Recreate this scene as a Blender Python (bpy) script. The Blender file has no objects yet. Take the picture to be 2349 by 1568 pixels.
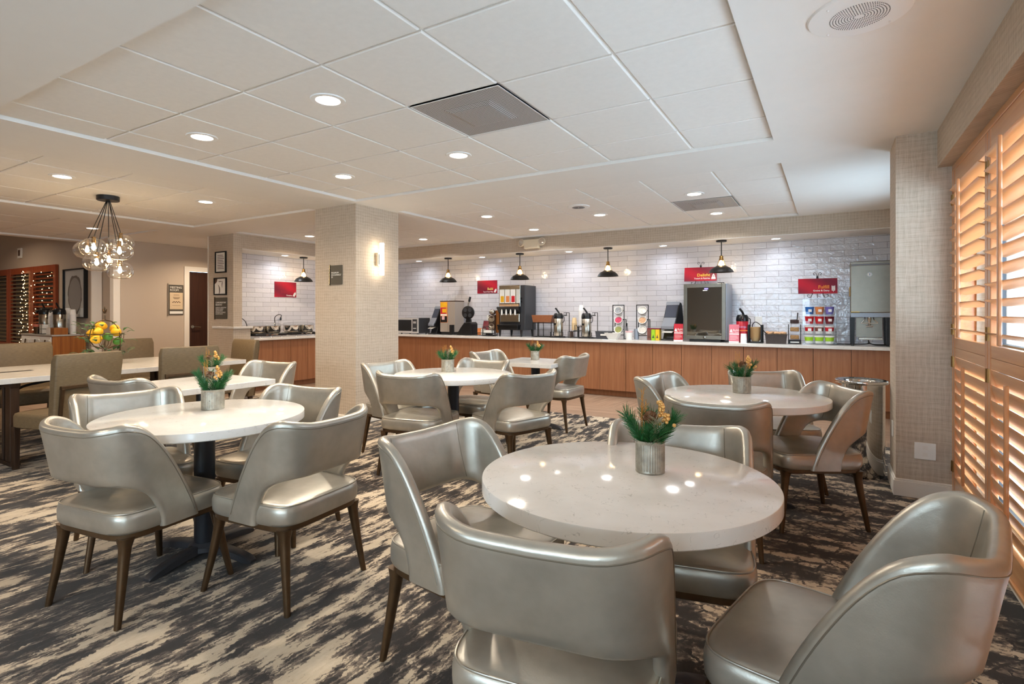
import bpy, bmesh, math, random
from mathutils import Vector, Matrix
PI=math.pi
C=bpy.context.scene.collection
sc=bpy.context.scene
R=math.radians
# ------------------------------------------------------------------ colours and materials
def lin(c):
    r=[]
    for v in c[:3]:
        v=v/255.0
        r.append(v/12.92 if v<=.04045 else ((v+.055)/1.055)**2.4)
    return (r[0],r[1],r[2],1.0)
MATS={}
class NT:
    """small node-tree helper"""
    def __init__(s,name):
        s.m=bpy.data.materials.new(name); s.m.use_nodes=True
        s.t=s.m.node_tree; s.n=s.t.nodes; s.b=s.n['Principled BSDF']; s.o=s.n['Material Output']
    def add(s,typ,**kw):
        n=s.n.new(typ)
        for k,v in kw.items():
            if k.startswith('i_'):
                key=k[2:]
                key=int(key) if key.isdigit() else key.replace('_',' ')
                n.inputs[key].default_value=v
            else: setattr(n,k,v)
        return n
    def link(s,a,ao,b,bi): s.t.links.new(a.outputs[ao],b.inputs[bi])
    def math(s,op,a,b=None,c=None):
        n=s.n.new('ShaderNodeMath'); n.operation=op
        for i,x in enumerate((a,b,c)):
            if x is None: continue
            if isinstance(x,(int,float)): n.inputs[i].default_value=x
            else: s.t.links.new(x,n.inputs[i])
        return n.outputs[0]
    def noise(s,vec,scale,detail=3,rough=.5,dist=0):
        n=s.add('ShaderNodeTexNoise'); n.inputs['Scale'].default_value=scale; n.inputs['Detail'].default_value=detail
        n.inputs['Roughness'].default_value=rough; n.inputs['Distortion'].default_value=dist
        if vec is not None: s.t.links.new(vec,n.inputs['Vector'])
        return n
    def ramp(s,fac,stops,interp='LINEAR'):
        n=s.n.new('ShaderNodeValToRGB'); e=n.color_ramp.elements; n.color_ramp.interpolation=interp
        while len(e)<len(stops): e.new(.5)
        for x,(p,c) in zip(e,stops): x.position=p; x.color=c
        s.t.links.new(fac,n.inputs['Fac']); return n.outputs['Color']
    def mix(s,fac,a,b,blend='MIX'):
        n=s.n.new('ShaderNodeMix'); n.data_type='RGBA'; n.blend_type=blend
        for sock,x in ((n.inputs[0],fac),(n.inputs[6],a),(n.inputs[7],b)):
            if isinstance(x,(int,float)): sock.default_value=x
            elif isinstance(x,tuple): sock.default_value=x
            else: s.t.links.new(x,sock)
        return n.outputs[2]
    def bump(s,h,strength=.3,dist=.01):
        n=s.n.new('ShaderNodeBump'); n.inputs['Strength'].default_value=strength; n.inputs['Distance'].default_value=dist
        s.t.links.new(h,n.inputs['Height']); s.t.links.new(n.outputs[0],s.b.inputs['Normal'])
    def comb(s,x,y,z):
        n=s.n.new('ShaderNodeCombineXYZ')
        for i,v in enumerate((x,y,z)):
            if isinstance(v,(int,float)): n.inputs[i].default_value=v
            else: s.t.links.new(v,n.inputs[i])
        return n.outputs[0]
    def pos(s):
        g=s.add('ShaderNodeNewGeometry'); x=s.add('ShaderNodeSeparateXYZ'); s.link(g,'Position',x,0); return g.outputs['Position'],x.outputs
    def obj(s):
        g=s.add('ShaderNodeTexCoord'); x=s.add('ShaderNodeSeparateXYZ'); s.link(g,'Object',x,0); return g.outputs['Object'],x.outputs
    def col(s,x):
        if isinstance(x,tuple): s.b.inputs['Base Color'].default_value=x
        else: s.t.links.new(x,s.b.inputs['Base Color'])
    def set(s,**k):
        for a,v in k.items():
            s.b.inputs[{'rough':'Roughness','metal':'Metallic','spec':'Specular IOR Level','coat':'Coat Weight','coatr':'Coat Roughness','trans':'Transmission Weight','ior':'IOR','alpha':'Alpha','sheen':'Sheen Weight','sss':'Subsurface Weight','es':'Emission Strength'}[a]].default_value=v
def simple(name,rgb,rough=.5,metal=0,grain=0,gscale=60,bump=0,**k):
    if name in MATS: return MATS[name]
    n=NT(name); c=lin(rgb)
    v,_=n.obj()
    nz=n.noise(v,gscale,4,.6)
    if grain>0:
        d=tuple(x*(1-grain) for x in c[:3])+(1,); l=tuple(min(1,x*(1+grain)) for x in c[:3])+(1,)
        n.col(n.ramp(nz.outputs['Fac'],[(.3,d),(.7,l)]))
    else: n.col(c)
    if bump>0: n.bump(nz.outputs['Fac'],bump,.004)
    n.set(rough=rough,metal=metal,**k)
    MATS[name]=n.m; return n.m
def emit(name,rgb,strength):
    n=NT(name); n.b.inputs['Base Color'].default_value=lin(rgb); n.b.inputs['Emission Color'].default_value=lin(rgb); n.b.inputs['Emission Strength'].default_value=strength
    MATS[name]=n.m; return n.m
def clear_glass(name,tint=(1,1,1,1),refl=.9,rough=.0,ior=1.45,bw=1.0,base=.03,pw=2.6,am=.7):
    n=NT(name); n.n.remove(n.b)
    tr=n.add('ShaderNodeBsdfTransparent'); tr.inputs[0].default_value=tint
    gl=n.add('ShaderNodeBsdfGlossy'); gl.inputs['Roughness'].default_value=rough; gl.inputs['Color'].default_value=(refl,refl,refl,1)
    lw=n.add('ShaderNodeLayerWeight'); lw.inputs['Blend'].default_value=.5
    mx=n.add('ShaderNodeMixShader')
    fac=n.math('MULTIPLY',n.math('ADD',n.math('MULTIPLY',n.math('POWER',lw.outputs['Facing'],pw),am),base),bw)
    n.t.links.new(fac,mx.inputs[0]); n.link(tr,0,mx,1); n.link(gl,0,mx,2); n.link(mx,0,n.o,0)
    MATS[name]=n.m; return n.m

def make_carpet():
    n=NT('carpet'); p,x=n.pos()
    cx=n.math('FLOOR',n.math('DIVIDE',x[0],.92)); cy=n.math('FLOOR',n.math('DIVIDE',n.math('ADD',x[1],n.math('MULTIPLY',cx,.37)),.92))
    wn=n.add('ShaderNodeTexWhiteNoise'); wn.noise_dimensions='2D'; n.t.links.new(n.comb(cx,cy,0),wn.inputs['Vector'])
    off=n.math('MULTIPLY',wn.outputs['Value'],.0)
    fine=n.noise(p,60,3,.6)
    wob=n.math('MULTIPLY',n.math('SUBTRACT',fine.outputs['Fac'],.5),.03)
    ax=n.math('ADD',x[0],wob); ay=n.math('ADD',x[1],wob)
    # streaks that run along the room (y)
    va=n.comb(n.math('MULTIPLY',ax,13.0),n.math('MULTIPLY',ay,3.4),off)
    na=n.noise(va,1.0,3,.55,.15)
    vf=n.comb(n.math('MULTIPLY',ax,72.0),n.math('MULTIPLY',ay,13.0),3.0)
    nf=n.noise(vf,1.0,3,.6)
    na_=n.math('ADD',na.outputs['Fac'],n.math('MULTIPLY',n.math('SUBTRACT',nf.outputs['Fac'],.5),.62))
    # streaks that run across (x), shorter and blockier
    vb=n.comb(n.math('MULTIPLY',ax,3.4),n.math('MULTIPLY',ay,10.0),5.0)
    nb=n.noise(vb,1.0,3,.55,.5)
    vg=n.comb(n.math('MULTIPLY',ax,22.0),n.math('MULTIPLY',ay,20.0),9.0)
    ng=n.noise(vg,1.0,3,.65)
    nb_=n.math('ADD',nb.outputs['Fac'],n.math('MULTIPLY',n.math('SUBTRACT',ng.outputs['Fac'],.5),.56))
    big=n.noise(p,.85,2,.5)
    sel=n.add('ShaderNodeMapRange'); sel.inputs[1].default_value=-.84; sel.inputs[2].default_value=-.76
    n.t.links.new(n.math('ADD',x[0],n.math('MULTIPLY',n.math('SUBTRACT',big.outputs['Fac'],.5),.8)),sel.inputs[0])
    mx=n.add('ShaderNodeMix'); n.t.links.new(sel.outputs[0],mx.inputs[0]); n.t.links.new(na_,mx.inputs[2]); n.t.links.new(nb_,mx.inputs[3])
    med=n.noise(p,2.6,2,.5)
    def patch(sx,sy,sh):
        vo=n.add('ShaderNodeTexVoronoi'); vo.distance='CHEBYCHEV'; vo.inputs['Scale'].default_value=1.0
        w2=n.math('MULTIPLY',n.math('SUBTRACT',fine.outputs['Fac'],.5),.06)
        n.t.links.new(n.comb(n.math('MULTIPLY',n.math('ADD',ax,w2),sx),n.math('MULTIPLY',n.math('ADD',ay,w2),sy),sh),vo.inputs['Vector'])
        sp=n.add('ShaderNodeSeparateColor'); n.link(vo,'Color',sp,0); return sp.outputs[0],vo
    pa,_=patch(4.2,1.5,1.0); pb,_=patch(2.0,4.5,2.0)
    pm=n.add('ShaderNodeMix'); n.t.links.new(sel.outputs[0],pm.inputs[0]); n.t.links.new(pa,pm.inputs[2]); n.t.links.new(pb,pm.inputs[3])
    ve=n.add('ShaderNodeTexVoronoi'); ve.feature='DISTANCE_TO_EDGE'; ve.inputs['Scale'].default_value=11.0; n.t.links.new(n.comb(ax,ay,0),ve.inputs['Vector'])
    crack=n.math('MULTIPLY',n.math('LESS_THAN',ve.outputs['Distance'],.055),n.math('MULTIPLY',sel.outputs[0],n.math('GREATER_THAN',ng.outputs['Fac'],.47)))
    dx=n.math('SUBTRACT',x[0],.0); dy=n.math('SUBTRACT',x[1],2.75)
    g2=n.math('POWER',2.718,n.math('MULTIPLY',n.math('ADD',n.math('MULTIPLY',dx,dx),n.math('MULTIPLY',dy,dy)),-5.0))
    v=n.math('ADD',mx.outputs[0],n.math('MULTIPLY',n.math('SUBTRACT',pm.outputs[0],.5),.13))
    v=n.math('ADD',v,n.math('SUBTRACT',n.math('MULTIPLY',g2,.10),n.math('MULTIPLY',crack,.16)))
    v=n.math('ADD',v,n.math('MULTIPLY',n.math('SUBTRACT',big.outputs['Fac'],.5),.24))
    v=n.math('ADD',v,n.math('MULTIPLY',n.math('SUBTRACT',med.outputs['Fac'],.5),.30))
    c=n.ramp(v,[(0,lin((32,25,20))),(.428,lin((40,32,26))),(.440,lin((68,57,48))),(.480,lin((82,70,60))),(.492,lin((114,100,87))),(.538,lin((138,122,106))),(.552,lin((204,184,156))),(1,lin((230,212,186)))])
    pile=n.noise(p,420,2,.7)
    c=n.mix(n.math('MULTIPLY',pile.outputs['Fac'],.25),c,n.mix(.5,c,(0.015,.012,.01,1)))
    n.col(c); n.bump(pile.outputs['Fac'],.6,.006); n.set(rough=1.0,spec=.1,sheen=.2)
    return n.m
def make_vinyl():
    n=NT('wood_vinyl'); p,x=n.pos()
    # planks laid diagonally in a herringbone-like weave
    a=n.math('MULTIPLY',n.math('ADD',x[0],x[1]),.7071); b=n.math('MULTIPLY',n.math('SUBTRACT',x[1],x[0]),.7071)
    zig=n.math('PINGPONG',a,.6)
    u=n.math('ADD',b,n.math('MULTIPLY',zig,.9))
    pl=n.math('FLOOR',n.math('DIVIDE',u,.15)); fr=n.math('FRACT',n.math('DIVIDE',u,.15))
    wn=n.add('ShaderNodeTexWhiteNoise'); wn.noise_dimensions='1D'; n.t.links.new(pl,wn.inputs['W'])
    g=n.noise(n.comb(n.math('MULTIPLY',u,34.0),n.math('MULTIPLY',a,2.0),wn.outputs['Value']),1.0,4,.6,.5)
    c=n.ramp(g.outputs['Fac'],[(.25,lin((116,96,80))),(.5,lin((160,134,112))),(.75,lin((188,162,138)))])
    c=n.mix(n.math('MULTIPLY',wn.outputs['Value'],.45),c,lin((128,98,76)))
    gap=n.math('LESS_THAN',fr,.025)
    c=n.mix(n.math('MULTIPLY',gap,.6),c,lin((80,58,44)))
    n.col(c); n.set(rough=.38); return n.m
def make_wallpaper():
    n=NT('woven_wallpaper'); p,x=n.pos()
    u=n.math('ADD',x[0],x[1]); z=x[2]
    wob=n.noise(p,9,2,.5); w=n.math('MULTIPLY',n.math('SUBTRACT',wob.outputs['Fac'],.5),.02)
    uu=n.math('ADD',u,w); zz=n.math('ADD',z,w)
    h=n.noise(n.comb(n.math('MULTIPLY',uu,8.0),n.math('MULTIPLY',zz,150.0),0),1,4,.65)
    v=n.noise(n.comb(n.math('MULTIPLY',uu,150.0),n.math('MULTIPLY',zz,8.0),3.),1,4,.65)
    pu=n.math('SINE',n.math('MULTIPLY',uu,2*PI/.034)); pz=n.math('SINE',n.math('MULTIPLY',zz,2*PI/.034))
    pl=n.math('ADD',n.math('MULTIPLY',pu,.032),n.math('MULTIPLY',pz,.032))
    q=n.noise(n.comb(n.math('MULTIPLY',uu,1.2),n.math('MULTIPLY',zz,14.0),7.),1,2,.5)
    s=n.math('ADD',n.math('MULTIPLY',n.math('ADD',h.outputs['Fac'],v.outputs['Fac']),.5),pl)
    s=n.math('ADD',s,n.math('MULTIPLY',n.math('SUBTRACT',q.outputs['Fac'],.5),.12))
    c=n.ramp(s,[(.22,lin((158,141,122))),(.5,lin((194,178,159))),(.78,lin((216,202,185)))])
    n.col(c); n.bump(s,.25,.002); n.set(rough=.75,spec=.25); return n.m
def make_tile(vertical_axis='x'):
    n=NT('glazed_tile'); p,x=n.pos()
    u=n.math('ADD',x[0],x[1])
    br=n.add('ShaderNodeTexBrick'); br.offset=.5; br.inputs['Scale'].default_value=1.0
    br.inputs['Mortar Size'].default_value=.0020; br.inputs['Mortar Smooth'].default_value=.15
    br.inputs['Brick Width'].default_value=.306; br.inputs['Row Height'].default_value=.0795
    br.inputs['Color1'].default_value=lin((226,224,228)); br.inputs['Color2'].default_value=lin((214,212,218)); br.inputs['Mortar'].default_value=lin((138,134,138))
    n.t.links.new(n.comb(n.math('ADD',u,.08),n.math('ADD',x[2],.004),0),br.inputs['Vector'])
    wav=n.noise(p,15,2,.5,.4); w2=n.noise(p,46,2,.5)
    hh=n.math('ADD',n.math('MULTIPLY',wav.outputs['Fac'],1.0),n.math('MULTIPLY',w2.outputs['Fac'],.22))
    hh=n.math('SUBTRACT',hh,n.math('MULTIPLY',br.outputs['Fac'],.35))
    n.col(br.outputs['Color']); n.bump(hh,.42,.012); n.set(rough=.07,spec=.6); return n.m
def make_wood(name,dark,mid,light,scale=1.0,rough=.42,axis='z'):
    n=NT(name); p,x=n.pos()
    u=n.math('ADD',x[0],x[1]); z=x[2]
    if axis=='z': vec=n.comb(n.math('MULTIPLY',u,46.0*scale),n.math('MULTIPLY',z,1.7*scale),0)
    else: vec=n.comb(n.math('MULTIPLY',z,40.0*scale),n.math('MULTIPLY',u,1.5*scale),n.math('MULTIPLY',x[0],20.0))
    a=n.noise(vec,1,5,.62,.35)
    oi=n.add('ShaderNodeObjectInfo')
    c=n.ramp(a.outputs['Fac'],[(.25,lin(dark)),(.5,lin(mid)),(.78,lin(light))])
    c=n.mix(n.math('MULTIPLY',oi.outputs['Random'],.22),c,lin(dark))
    n.col(c); n.bump(a.outputs['Fac'],.08,.003); n.set(rough=rough,spec=.4)
    if name.startswith('shutter'): n.set(coat=1.0,coatr=.22)
    return n.m
def make_quartz(name='quartz'):
    n=NT(name); v,x=n.obj()
    d=n.noise(v,5,4,.6); 
    vo=n.add('ShaderNodeTexVoronoi'); vo.feature='DISTANCE_TO_EDGE'; vo.inputs['Scale'].default_value=24
    mp=n.mix(.22,v,d.outputs['Color']); n.t.links.new(mp,vo.inputs['Vector'])
    vein=n.math('LESS_THAN',vo.outputs['Distance'],.014)
    msk=n.noise(v,34,3,.6); mm=n.math('GREATER_THAN',msk.outputs['Fac'],.56)
    f=n.math('MULTIPLY',n.math('MULTIPLY',vein,mm),.42)
    cl=n.ramp(d.outputs['Fac'],[(.3,lin((222,216,208))),(.7,lin((234,229,222)))])
    n.col(n.mix(f,cl,lin((150,146,138)))); n.set(rough=.10,spec=.38); return n.m
def make_leather():
    n=NT('pearl_vinyl'); v,x=n.obj()
    a=n.noise(v,9,3,.55); b=n.noise(v,260,3,.6)
    c=n.ramp(a.outputs['Fac'],[(.3,lin((170,163,150))),(.7,lin((190,183,170)))])
    n.col(c); n.bump(n.math('ADD',n.math('MULTIPLY',b.outputs['Fac'],.10),n.math('MULTIPLY',a.outputs['Fac'],1.0)),.22,.01)
    n.set(rough=.34,metal=.68,spec=.5); return n.m
def make_linen():
    n=NT('tan_linen'); v,x=n.obj()
    a=n.noise(n.comb(n.math('MULTIPLY',n.math('ADD',x[0],x[1]),30.),n.math('MULTIPLY',x[2],260.),0),1,3,.6)
    c=n.ramp(a.outputs['Fac'],[(.3,lin((98,81,57))),(.7,lin((126,106,77)))])
    n.col(c); n.bump(a.outputs['Fac'],.15,.002); n.set(rough=.55); return n.m
M={}
M['carpet']=make_carpet(); M['vinyl']=make_vinyl(); M['paper']=make_wallpaper(); M['tile']=make_tile()
M['oak']=make_wood('oak_veneer',(136,88,58),(160,107,72),(178,126,88),.8)
M['shutter']=make_wood('shutter_cherry',(204,138,82),(220,158,100),(234,178,122),.7,.34,'h')
M['shutterv']=make_wood('shutter_cherry_stile',(192,122,70),(208,140,86),(222,158,104),.7,.34)
M['darkdoor']=make_wood('walnut_door',(44,24,16),(58,32,22),(72,42,28),1.,.4)
M['redwood']=make_wood('red_shutter_wood',(128,52,20),(150,66,28),(168,84,40),.8,.4)
M['rustic']=make_wood('rustic_wood',(120,66,22),(160,96,36),(186,120,54),.5,.5)
M['tablewood']=make_wood('table_leg_wood',(40,26,17),(60,40,26),(78,54,36),.8,.45)
M['quartz']=make_quartz(); M['leather']=make_leather(); M['linen']=make_linen()
M['gyp']=simple('ceiling_paint',(236,232,226),.8,grain=.01,gscale=8,spec=.2)
M['ctile']=simple('ceiling_tile',(238,234,228),.85,grain=.02,gscale=25,bump=.05,spec=.15)
M['tbar']=simple('tbar_white',(240,238,234),.45)
M['wallgrey']=simple('greige_paint',(194,178,160),.8,grain=.03,gscale=200,bump=.08,spec=.2)
M['whitepaint']=simple('white_trim',(236,228,216),.5)
M['black']=simple('black_metal',(22,21,21),.42,.3)
M['blackplastic']=simple('black_plastic',(20,20,22),.3)
M['charcoal']=simple('charcoal_panel',(52,53,57),.45)
M['smoke']=simple('smoke_plastic',(70,76,90),.2)
M['steel']=simple('brushed_steel',(190,184,172),.24,1.0,grain=.06,gscale=20)
M['darksteel']=simple('satin_steel',(140,132,120),.3,1.0,grain=.05,gscale=12)
M['chrome']=simple('chrome',(215,212,208),.06,1.0)
M['bronze']=simple('bronze_leg',(94,73,52),.38,.75,grain=.12,gscale=30)
M['brass']=simple('brass',(150,114,66),.28,1.0)
M['gold']=simple('gold_berry',(226,172,98),.28,.45)
M['goldsprig']=simple('gold_sprig',(196,140,62),.45,.4)
M['blackcol']=simple('powder_black',(30,31,36),.42,.2,bump=.1,gscale=300)
M['castiron']=simple('cast_base',(62,60,62),.5,.3,bump=.15,gscale=120)
M['galv']=None
M['pine']=simple('pine_green',(40,100,48),.5,grain=.3,gscale=90)
M['pinedark']=simple('pine_dark',(28,70,46),.5,grain=.3,gscale=90)
M['frost']=simple('frost_needle',(196,190,160),.25,.5)
M['cone']=simple('cone_brown',(118,78,46),.6,grain=.3,gscale=80)
M['white']=simple('white_plastic',(240,238,232),.35)
M['paperwhite']=simple('paper_white',(238,234,226),.7)
M['foam']=simple('foam_white',(245,243,240),.6)
M['cream']=simple('cream_plastic',(226,212,186),.45)
M['red']=None
M['red2']=simple('red_wrap',(196,28,48),.35)
M['maroon']=simple('maroon',(120,18,36),.4)
M['pink']=simple('pink_card',(222,120,134),.4)
M['pinkcup']=simple('pink_rim',(232,190,190),.4)
M['yellowtxt']=simple('yellow_ink',(236,196,60),.5)
M['orangetxt']=simple('orange_ink',(240,140,50),.5)
M['greentxt']=simple('pale_yellow_ink',(226,214,120),.5)
M['whitetxt']=simple('white_ink',(245,240,236),.5)
M['dullred']=simple('dull_red_ink',(150,18,44),.5)
M['signgrey']=simple('taupe_sign',(84,78,68),.5)
M['paperbeige']=simple('beige_paper',(214,190,156),.6)
M['mocha']=simple('brown_ink',(82,58,44),.6)
M['wicker']=simple('dark_wicker',(64,54,50),.6,grain=.5,gscale=140,bump=.9)
M['darkgrey']=simple('dark_grey_weave',(58,60,66),.6,grain=.4,gscale=140,bump=.8)
M['bread']=simple('wrapped_pastry',(206,160,118),.6,grain=.25,gscale=30,bump=.4)
M['oats']=simple('granola',(176,132,84),.8,grain=.4,gscale=90,bump=.8)
M['raisin']=simple('raisins',(58,32,34),.7,grain=.5,gscale=90,bump=.8)
M['bowlcream']=simple('cream_bowls',(222,192,144),.5)
M['blue']=simple('cereal_blue',(40,110,190),.35); M['orange']=simple('cereal_orange',(230,140,80),.35)
M['violet']=simple('cereal_violet',(120,110,190),.35); M['cupred']=simple('cereal_red',(200,30,40),.35)
M['limegreen']=simple('tea_green',(160,205,40),.4); M['teayellow']=simple('tea_yellow',(228,190,40),.4); M['teadark']=simple('tea_dark',(120,70,60),.4)
M['lemon']=simple('lemon_skin',(238,180,30),.4,grain=.1,gscale=20,bump=.2)
M['lime']=simple('lime_skin',(72,128,40),.4,grain=.15,gscale=20,bump=.2)
M['leaf']=simple('leaf_green',(52,92,44),.45,grain=.25,gscale=25)
M['coral']=simple('coral_cup',(236,140,116),.5)
M['lampwarm']=emit('lamp_lens_warm',(255,236,214),14); M['lampcool']=emit('lamp_lens_cool',(236,242,255),14)
M['bulb']=emit('bulb_glow',(255,222,170),50); M['sconce']=emit('sconce_glow',(255,240,216),11)
M['fairy']=emit('fairy_bulb',(255,214,150),7); M['bluelight']=emit('fridge_led',(120,110,255),3)
M['glass']=clear_glass('globe_glass',(.97,.96,.94,1),.95,.06,1.45,1.0,.07,1.7,.75)
M['acrylic']=clear_glass('acrylic',(.97,.98,.985,1),.8,.02,1.25,.8)
M['pane']=clear_glass('window_pane',(.96,.98,1,1),.9,.0,1.4,.8)
M['amber']=None
def make_galv():
    n=NT('galvanised'); v,x=n.obj()
    a=n.noise(v,28,3,.6); b=n.noise(v,75,3,.7)
    c=n.ramp(a.outputs['Fac'],[(.3,lin((150,144,130))),(.7,lin((196,190,174)))])
    rust=n.math('GREATER_THAN',b.outputs['Fac'],.67)
    rib_shade=n.math('SINE',n.math('MULTIPLY',n.math('ARCTAN2',x[1],x[0]),52.0))  # dark vertical streaks: shade between the ribs painted into the colour
    c=n.mix(n.math('MULTIPLY_ADD',rib_shade,.11,.11),c,lin((104,100,90)))
    n.col(n.mix(n.math('MULTIPLY',rust,.8),c,lin((70,64,56)))); n.set(rough=.42,metal=.6); return n.m
M['galv']=make_galv()
def make_red():
    n=NT('red_sign'); v,x=n.obj()
    w=n.math('SINE',n.math('ADD',n.math('MULTIPLY',x[0],9.0),n.math('MULTIPLY',x[2],16.0)))
    c=n.ramp(n.math('MULTIPLY_ADD',w,.5,.5),[(0,lin((120,8,42))),(.55,lin((158,10,42))),(1,lin((190,14,44)))])
    n.col(c); n.set(rough=.35); return n.m
M['red']=make_red()
def make_glassdoor():
    n=NT('dark_fridge_glass'); n.col(lin((22,17,13))); n.set(rough=.03,spec=.9,coat=1.0,coatr=.02,ior=1.9); return n.m
M['fridgeglass']=make_glassdoor()
def make_perf():
    n=NT('perforated_metal'); p,x=n.pos()
    v=n.add('ShaderNodeTexVoronoi'); v.inputs['Scale'].default_value=95; v.inputs['Randomness'].default_value=0.0
    n.t.links.new(n.comb(x[0],x[1],0),v.inputs['Vector'])
    h=n.math('LESS_THAN',v.outputs['Distance'],.36)
    n.col(n.mix(h,lin((196,192,188)),lin((60,58,58)))); n.set(rough=.5); return n.m
M['perf']=make_perf()
# ------------------------------------------------------------------ mesh builder
class MB:
    def __init__(s): s.v=[]; s.f=[]; s.mi=[]; s.T=None; s.m=0
    def _v(s,pts):
        b=len(s.v)
        for p in pts:
            p=Vector(p)
            if s.T is not None: p=s.T@p
            s.v.append(p)
        return b
    def face(s,*i): s.f.append(i); s.mi.append(s.m)
    def box(s,x0,x1,y0,y1,z0,z1):
        b=s._v([(x0,y0,z0),(x1,y0,z0),(x1,y1,z0),(x0,y1,z0),(x0,y0,z1),(x1,y0,z1),(x1,y1,z1),(x0,y1,z1)])
        for q in ((0,3,2,1),(4,5,6,7),(0,1,5,4),(1,2,6,5),(2,3,7,6),(3,0,4,7)): s.face(*[b+k for k in q])
        return s
    def rings(s,rings,closed=True,cap0=True,cap1=True,loop=False):
        n=len(rings[0]); bs=[s._v(r) for r in rings]
        pairs=list(zip(bs,bs[1:]))
        if loop: pairs.append((bs[-1],bs[0]))
        for a,b in pairs:
            for i in range(n if closed else n-1):
                j=(i+1)%n; s.face(a+i,a+j,b+j,b+i)
        if not loop:
            if cap0: s.face(*[bs[0]+i for i in reversed(range(n))])
            if cap1: s.face(*[bs[-1]+i for i in range(n)])
        return s
    def lathe(s,prof,seg=24,c=(0,0,0),cap0=True,cap1=True,sx=1,sy=1):
        rs=[]
        for r,z in prof:
            r=max(r,1e-4)
            rs.append([(c[0]+sx*r*math.cos(2*PI*i/seg),c[1]+sy*r*math.sin(2*PI*i/seg),c[2]+z) for i in range(seg)])
        return s.rings(rs,True,cap0,cap1)
    def cyl(s,c,r,h,seg=20,r2=None): return s.lathe([(r,0),(r if r2 is None else r2,h)],seg,c)
    def sphere(s,c,r,seg=14,rg=8,sc=(1,1,1)):
        pr=[]
        for k in range(rg+1):
            a=-PI/2+PI*k/rg; pr.append((max(1e-4,r*math.cos(a)),r*math.sin(a)*sc[2]))
        return s.lathe(pr,seg,c,True,True,sc[0],sc[1])
    def tube(s,pts,r,seg=8,closed=False,r_end=None):
        P=[Vector(p) for p in pts]; n=len(P); rs=[]
        up=None
        for i in range(n):
            a=P[(i-1)%n] if (closed or i>0) else P[i]; b=P[(i+1)%n] if (closed or i<n-1) else P[i]
            t=(b-a)
            if t.length<1e-9: t=Vector((0,0,1))
            t.normalize()
            if up is None:
                up=Vector((0,0,1)) if abs(t.z)<.9 else Vector((1,0,0))
            side=t.cross(up)
            if side.length<1e-6: side=t.cross(Vector((0,1,0)))
            side.normalize(); up=side.cross(t).normalized()
            rr=r if r_end is None else r+(r_end-r)*i/(n-1)
            rs.append([P[i]+rr*(math.cos(2*PI*k/seg)*side+math.sin(2*PI*k/seg)*up) for k in range(seg)])
        return s.rings(rs,True,True,True,closed)
    def prism(s,poly,fn,d0,d1):
        """poly 2-D, fn(u,v,d)->xyz"""
        return s.rings([[fn(u,v,d0) for u,v in poly],[fn(u,v,d1) for u,v in poly]])
    def build(s,name,mat,parent=None,smooth=None,bevel=0,loc=None,rotz=0,seg=2):
        me=bpy.data.meshes.new(name); me.from_pydata([tuple(v) for v in s.v],[],s.f)
        mats=mat if isinstance(mat,(list,tuple)) else [mat]
        for m in mats: me.materials.append(m)
        if len(mats)>1: me.polygons.foreach_set('material_index',s.mi)
        bm=bmesh.new(); bm.from_mesh(me); bmesh.ops.recalc_face_normals(bm,faces=bm.faces); bm.to_mesh(me); bm.free()
        if smooth is not None:
            me.polygons.foreach_set('use_smooth',[True]*len(me.polygons)); me.set_sharp_from_angle(angle=R(smooth))
        o=bpy.data.objects.new(name,me); C.objects.link(o)
        if parent is not None: o.parent=parent
        if loc is not None: o.location=loc
        o.rotation_euler=(0,0,rotz)
        if bevel>0:
            b=o.modifiers.new('bevel','BEVEL'); b.width=bevel; b.segments=seg; b.limit_method='ANGLE'; b.angle_limit=R(40); b.harden_normals=False
        return o
def tag(o,label,cat,group=None,kind=None):
    o['label']=label; o['category']=cat
    if group: o['group']=group
    if kind: o['kind']=kind
    return o
def thing(name,label,cat,loc=(0,0,0),rotz=0,group=None):
    o=bpy.data.objects.new(name,None); C.objects.link(o); o.empty_display_size=.1
    o.location=loc; o.rotation_euler=(0,0,rotz); return tag(o,label,cat,group)
def struct(name,mb,mat,smooth=None,bevel=0):
    o=mb.build(name,mat,None,smooth,bevel); o['kind']='structure'; return o
def copy_tree(o,parent=None):
    c=o.copy(); C.objects.link(c)
    if parent is not None: c.parent=parent
    for ch in CH.get(o.name,[]): copy_tree(ch,c)
    return c
CH={}
def index_children():
    CH.clear()
    for o in bpy.data.objects:
        if o.parent: CH.setdefault(o.parent.name,[]).append(o)
def text(name,s,size,mat,parent,origin,right,up,align='LEFT',depth=.0006,squash=1.0,bold=0.0):
    """flat lettering on a plane: origin, unit right, unit up"""
    cu=bpy.data.curves.new(name,'FONT'); cu.body=s; cu.size=size; cu.align_x=align; cu.extrude=depth; cu.offset=bold; cu.space_line=.95; cu.resolution_u=3
    tmp=bpy.data.objects.new('tmp_text',cu); C.objects.link(tmp)
    dg=bpy.context.evaluated_depsgraph_get(); dg.update()
    me=bpy.data.meshes.new_from_object(tmp.evaluated_get(dg)); me.name=name
    bpy.data.objects.remove(tmp); bpy.data.curves.remove(cu)
    r=Vector(right); u=Vector(up); n=r.cross(u)
    for v in me.vertices: v.co=Vector(origin)+r*v.co.x*squash+u*v.co.y+n*v.co.z
    me.materials.clear(); me.materials.append(mat)
    o=bpy.data.objects.new(name,me); C.objects.link(o)
    if parent is not None: o.parent=parent
    return o
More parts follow.
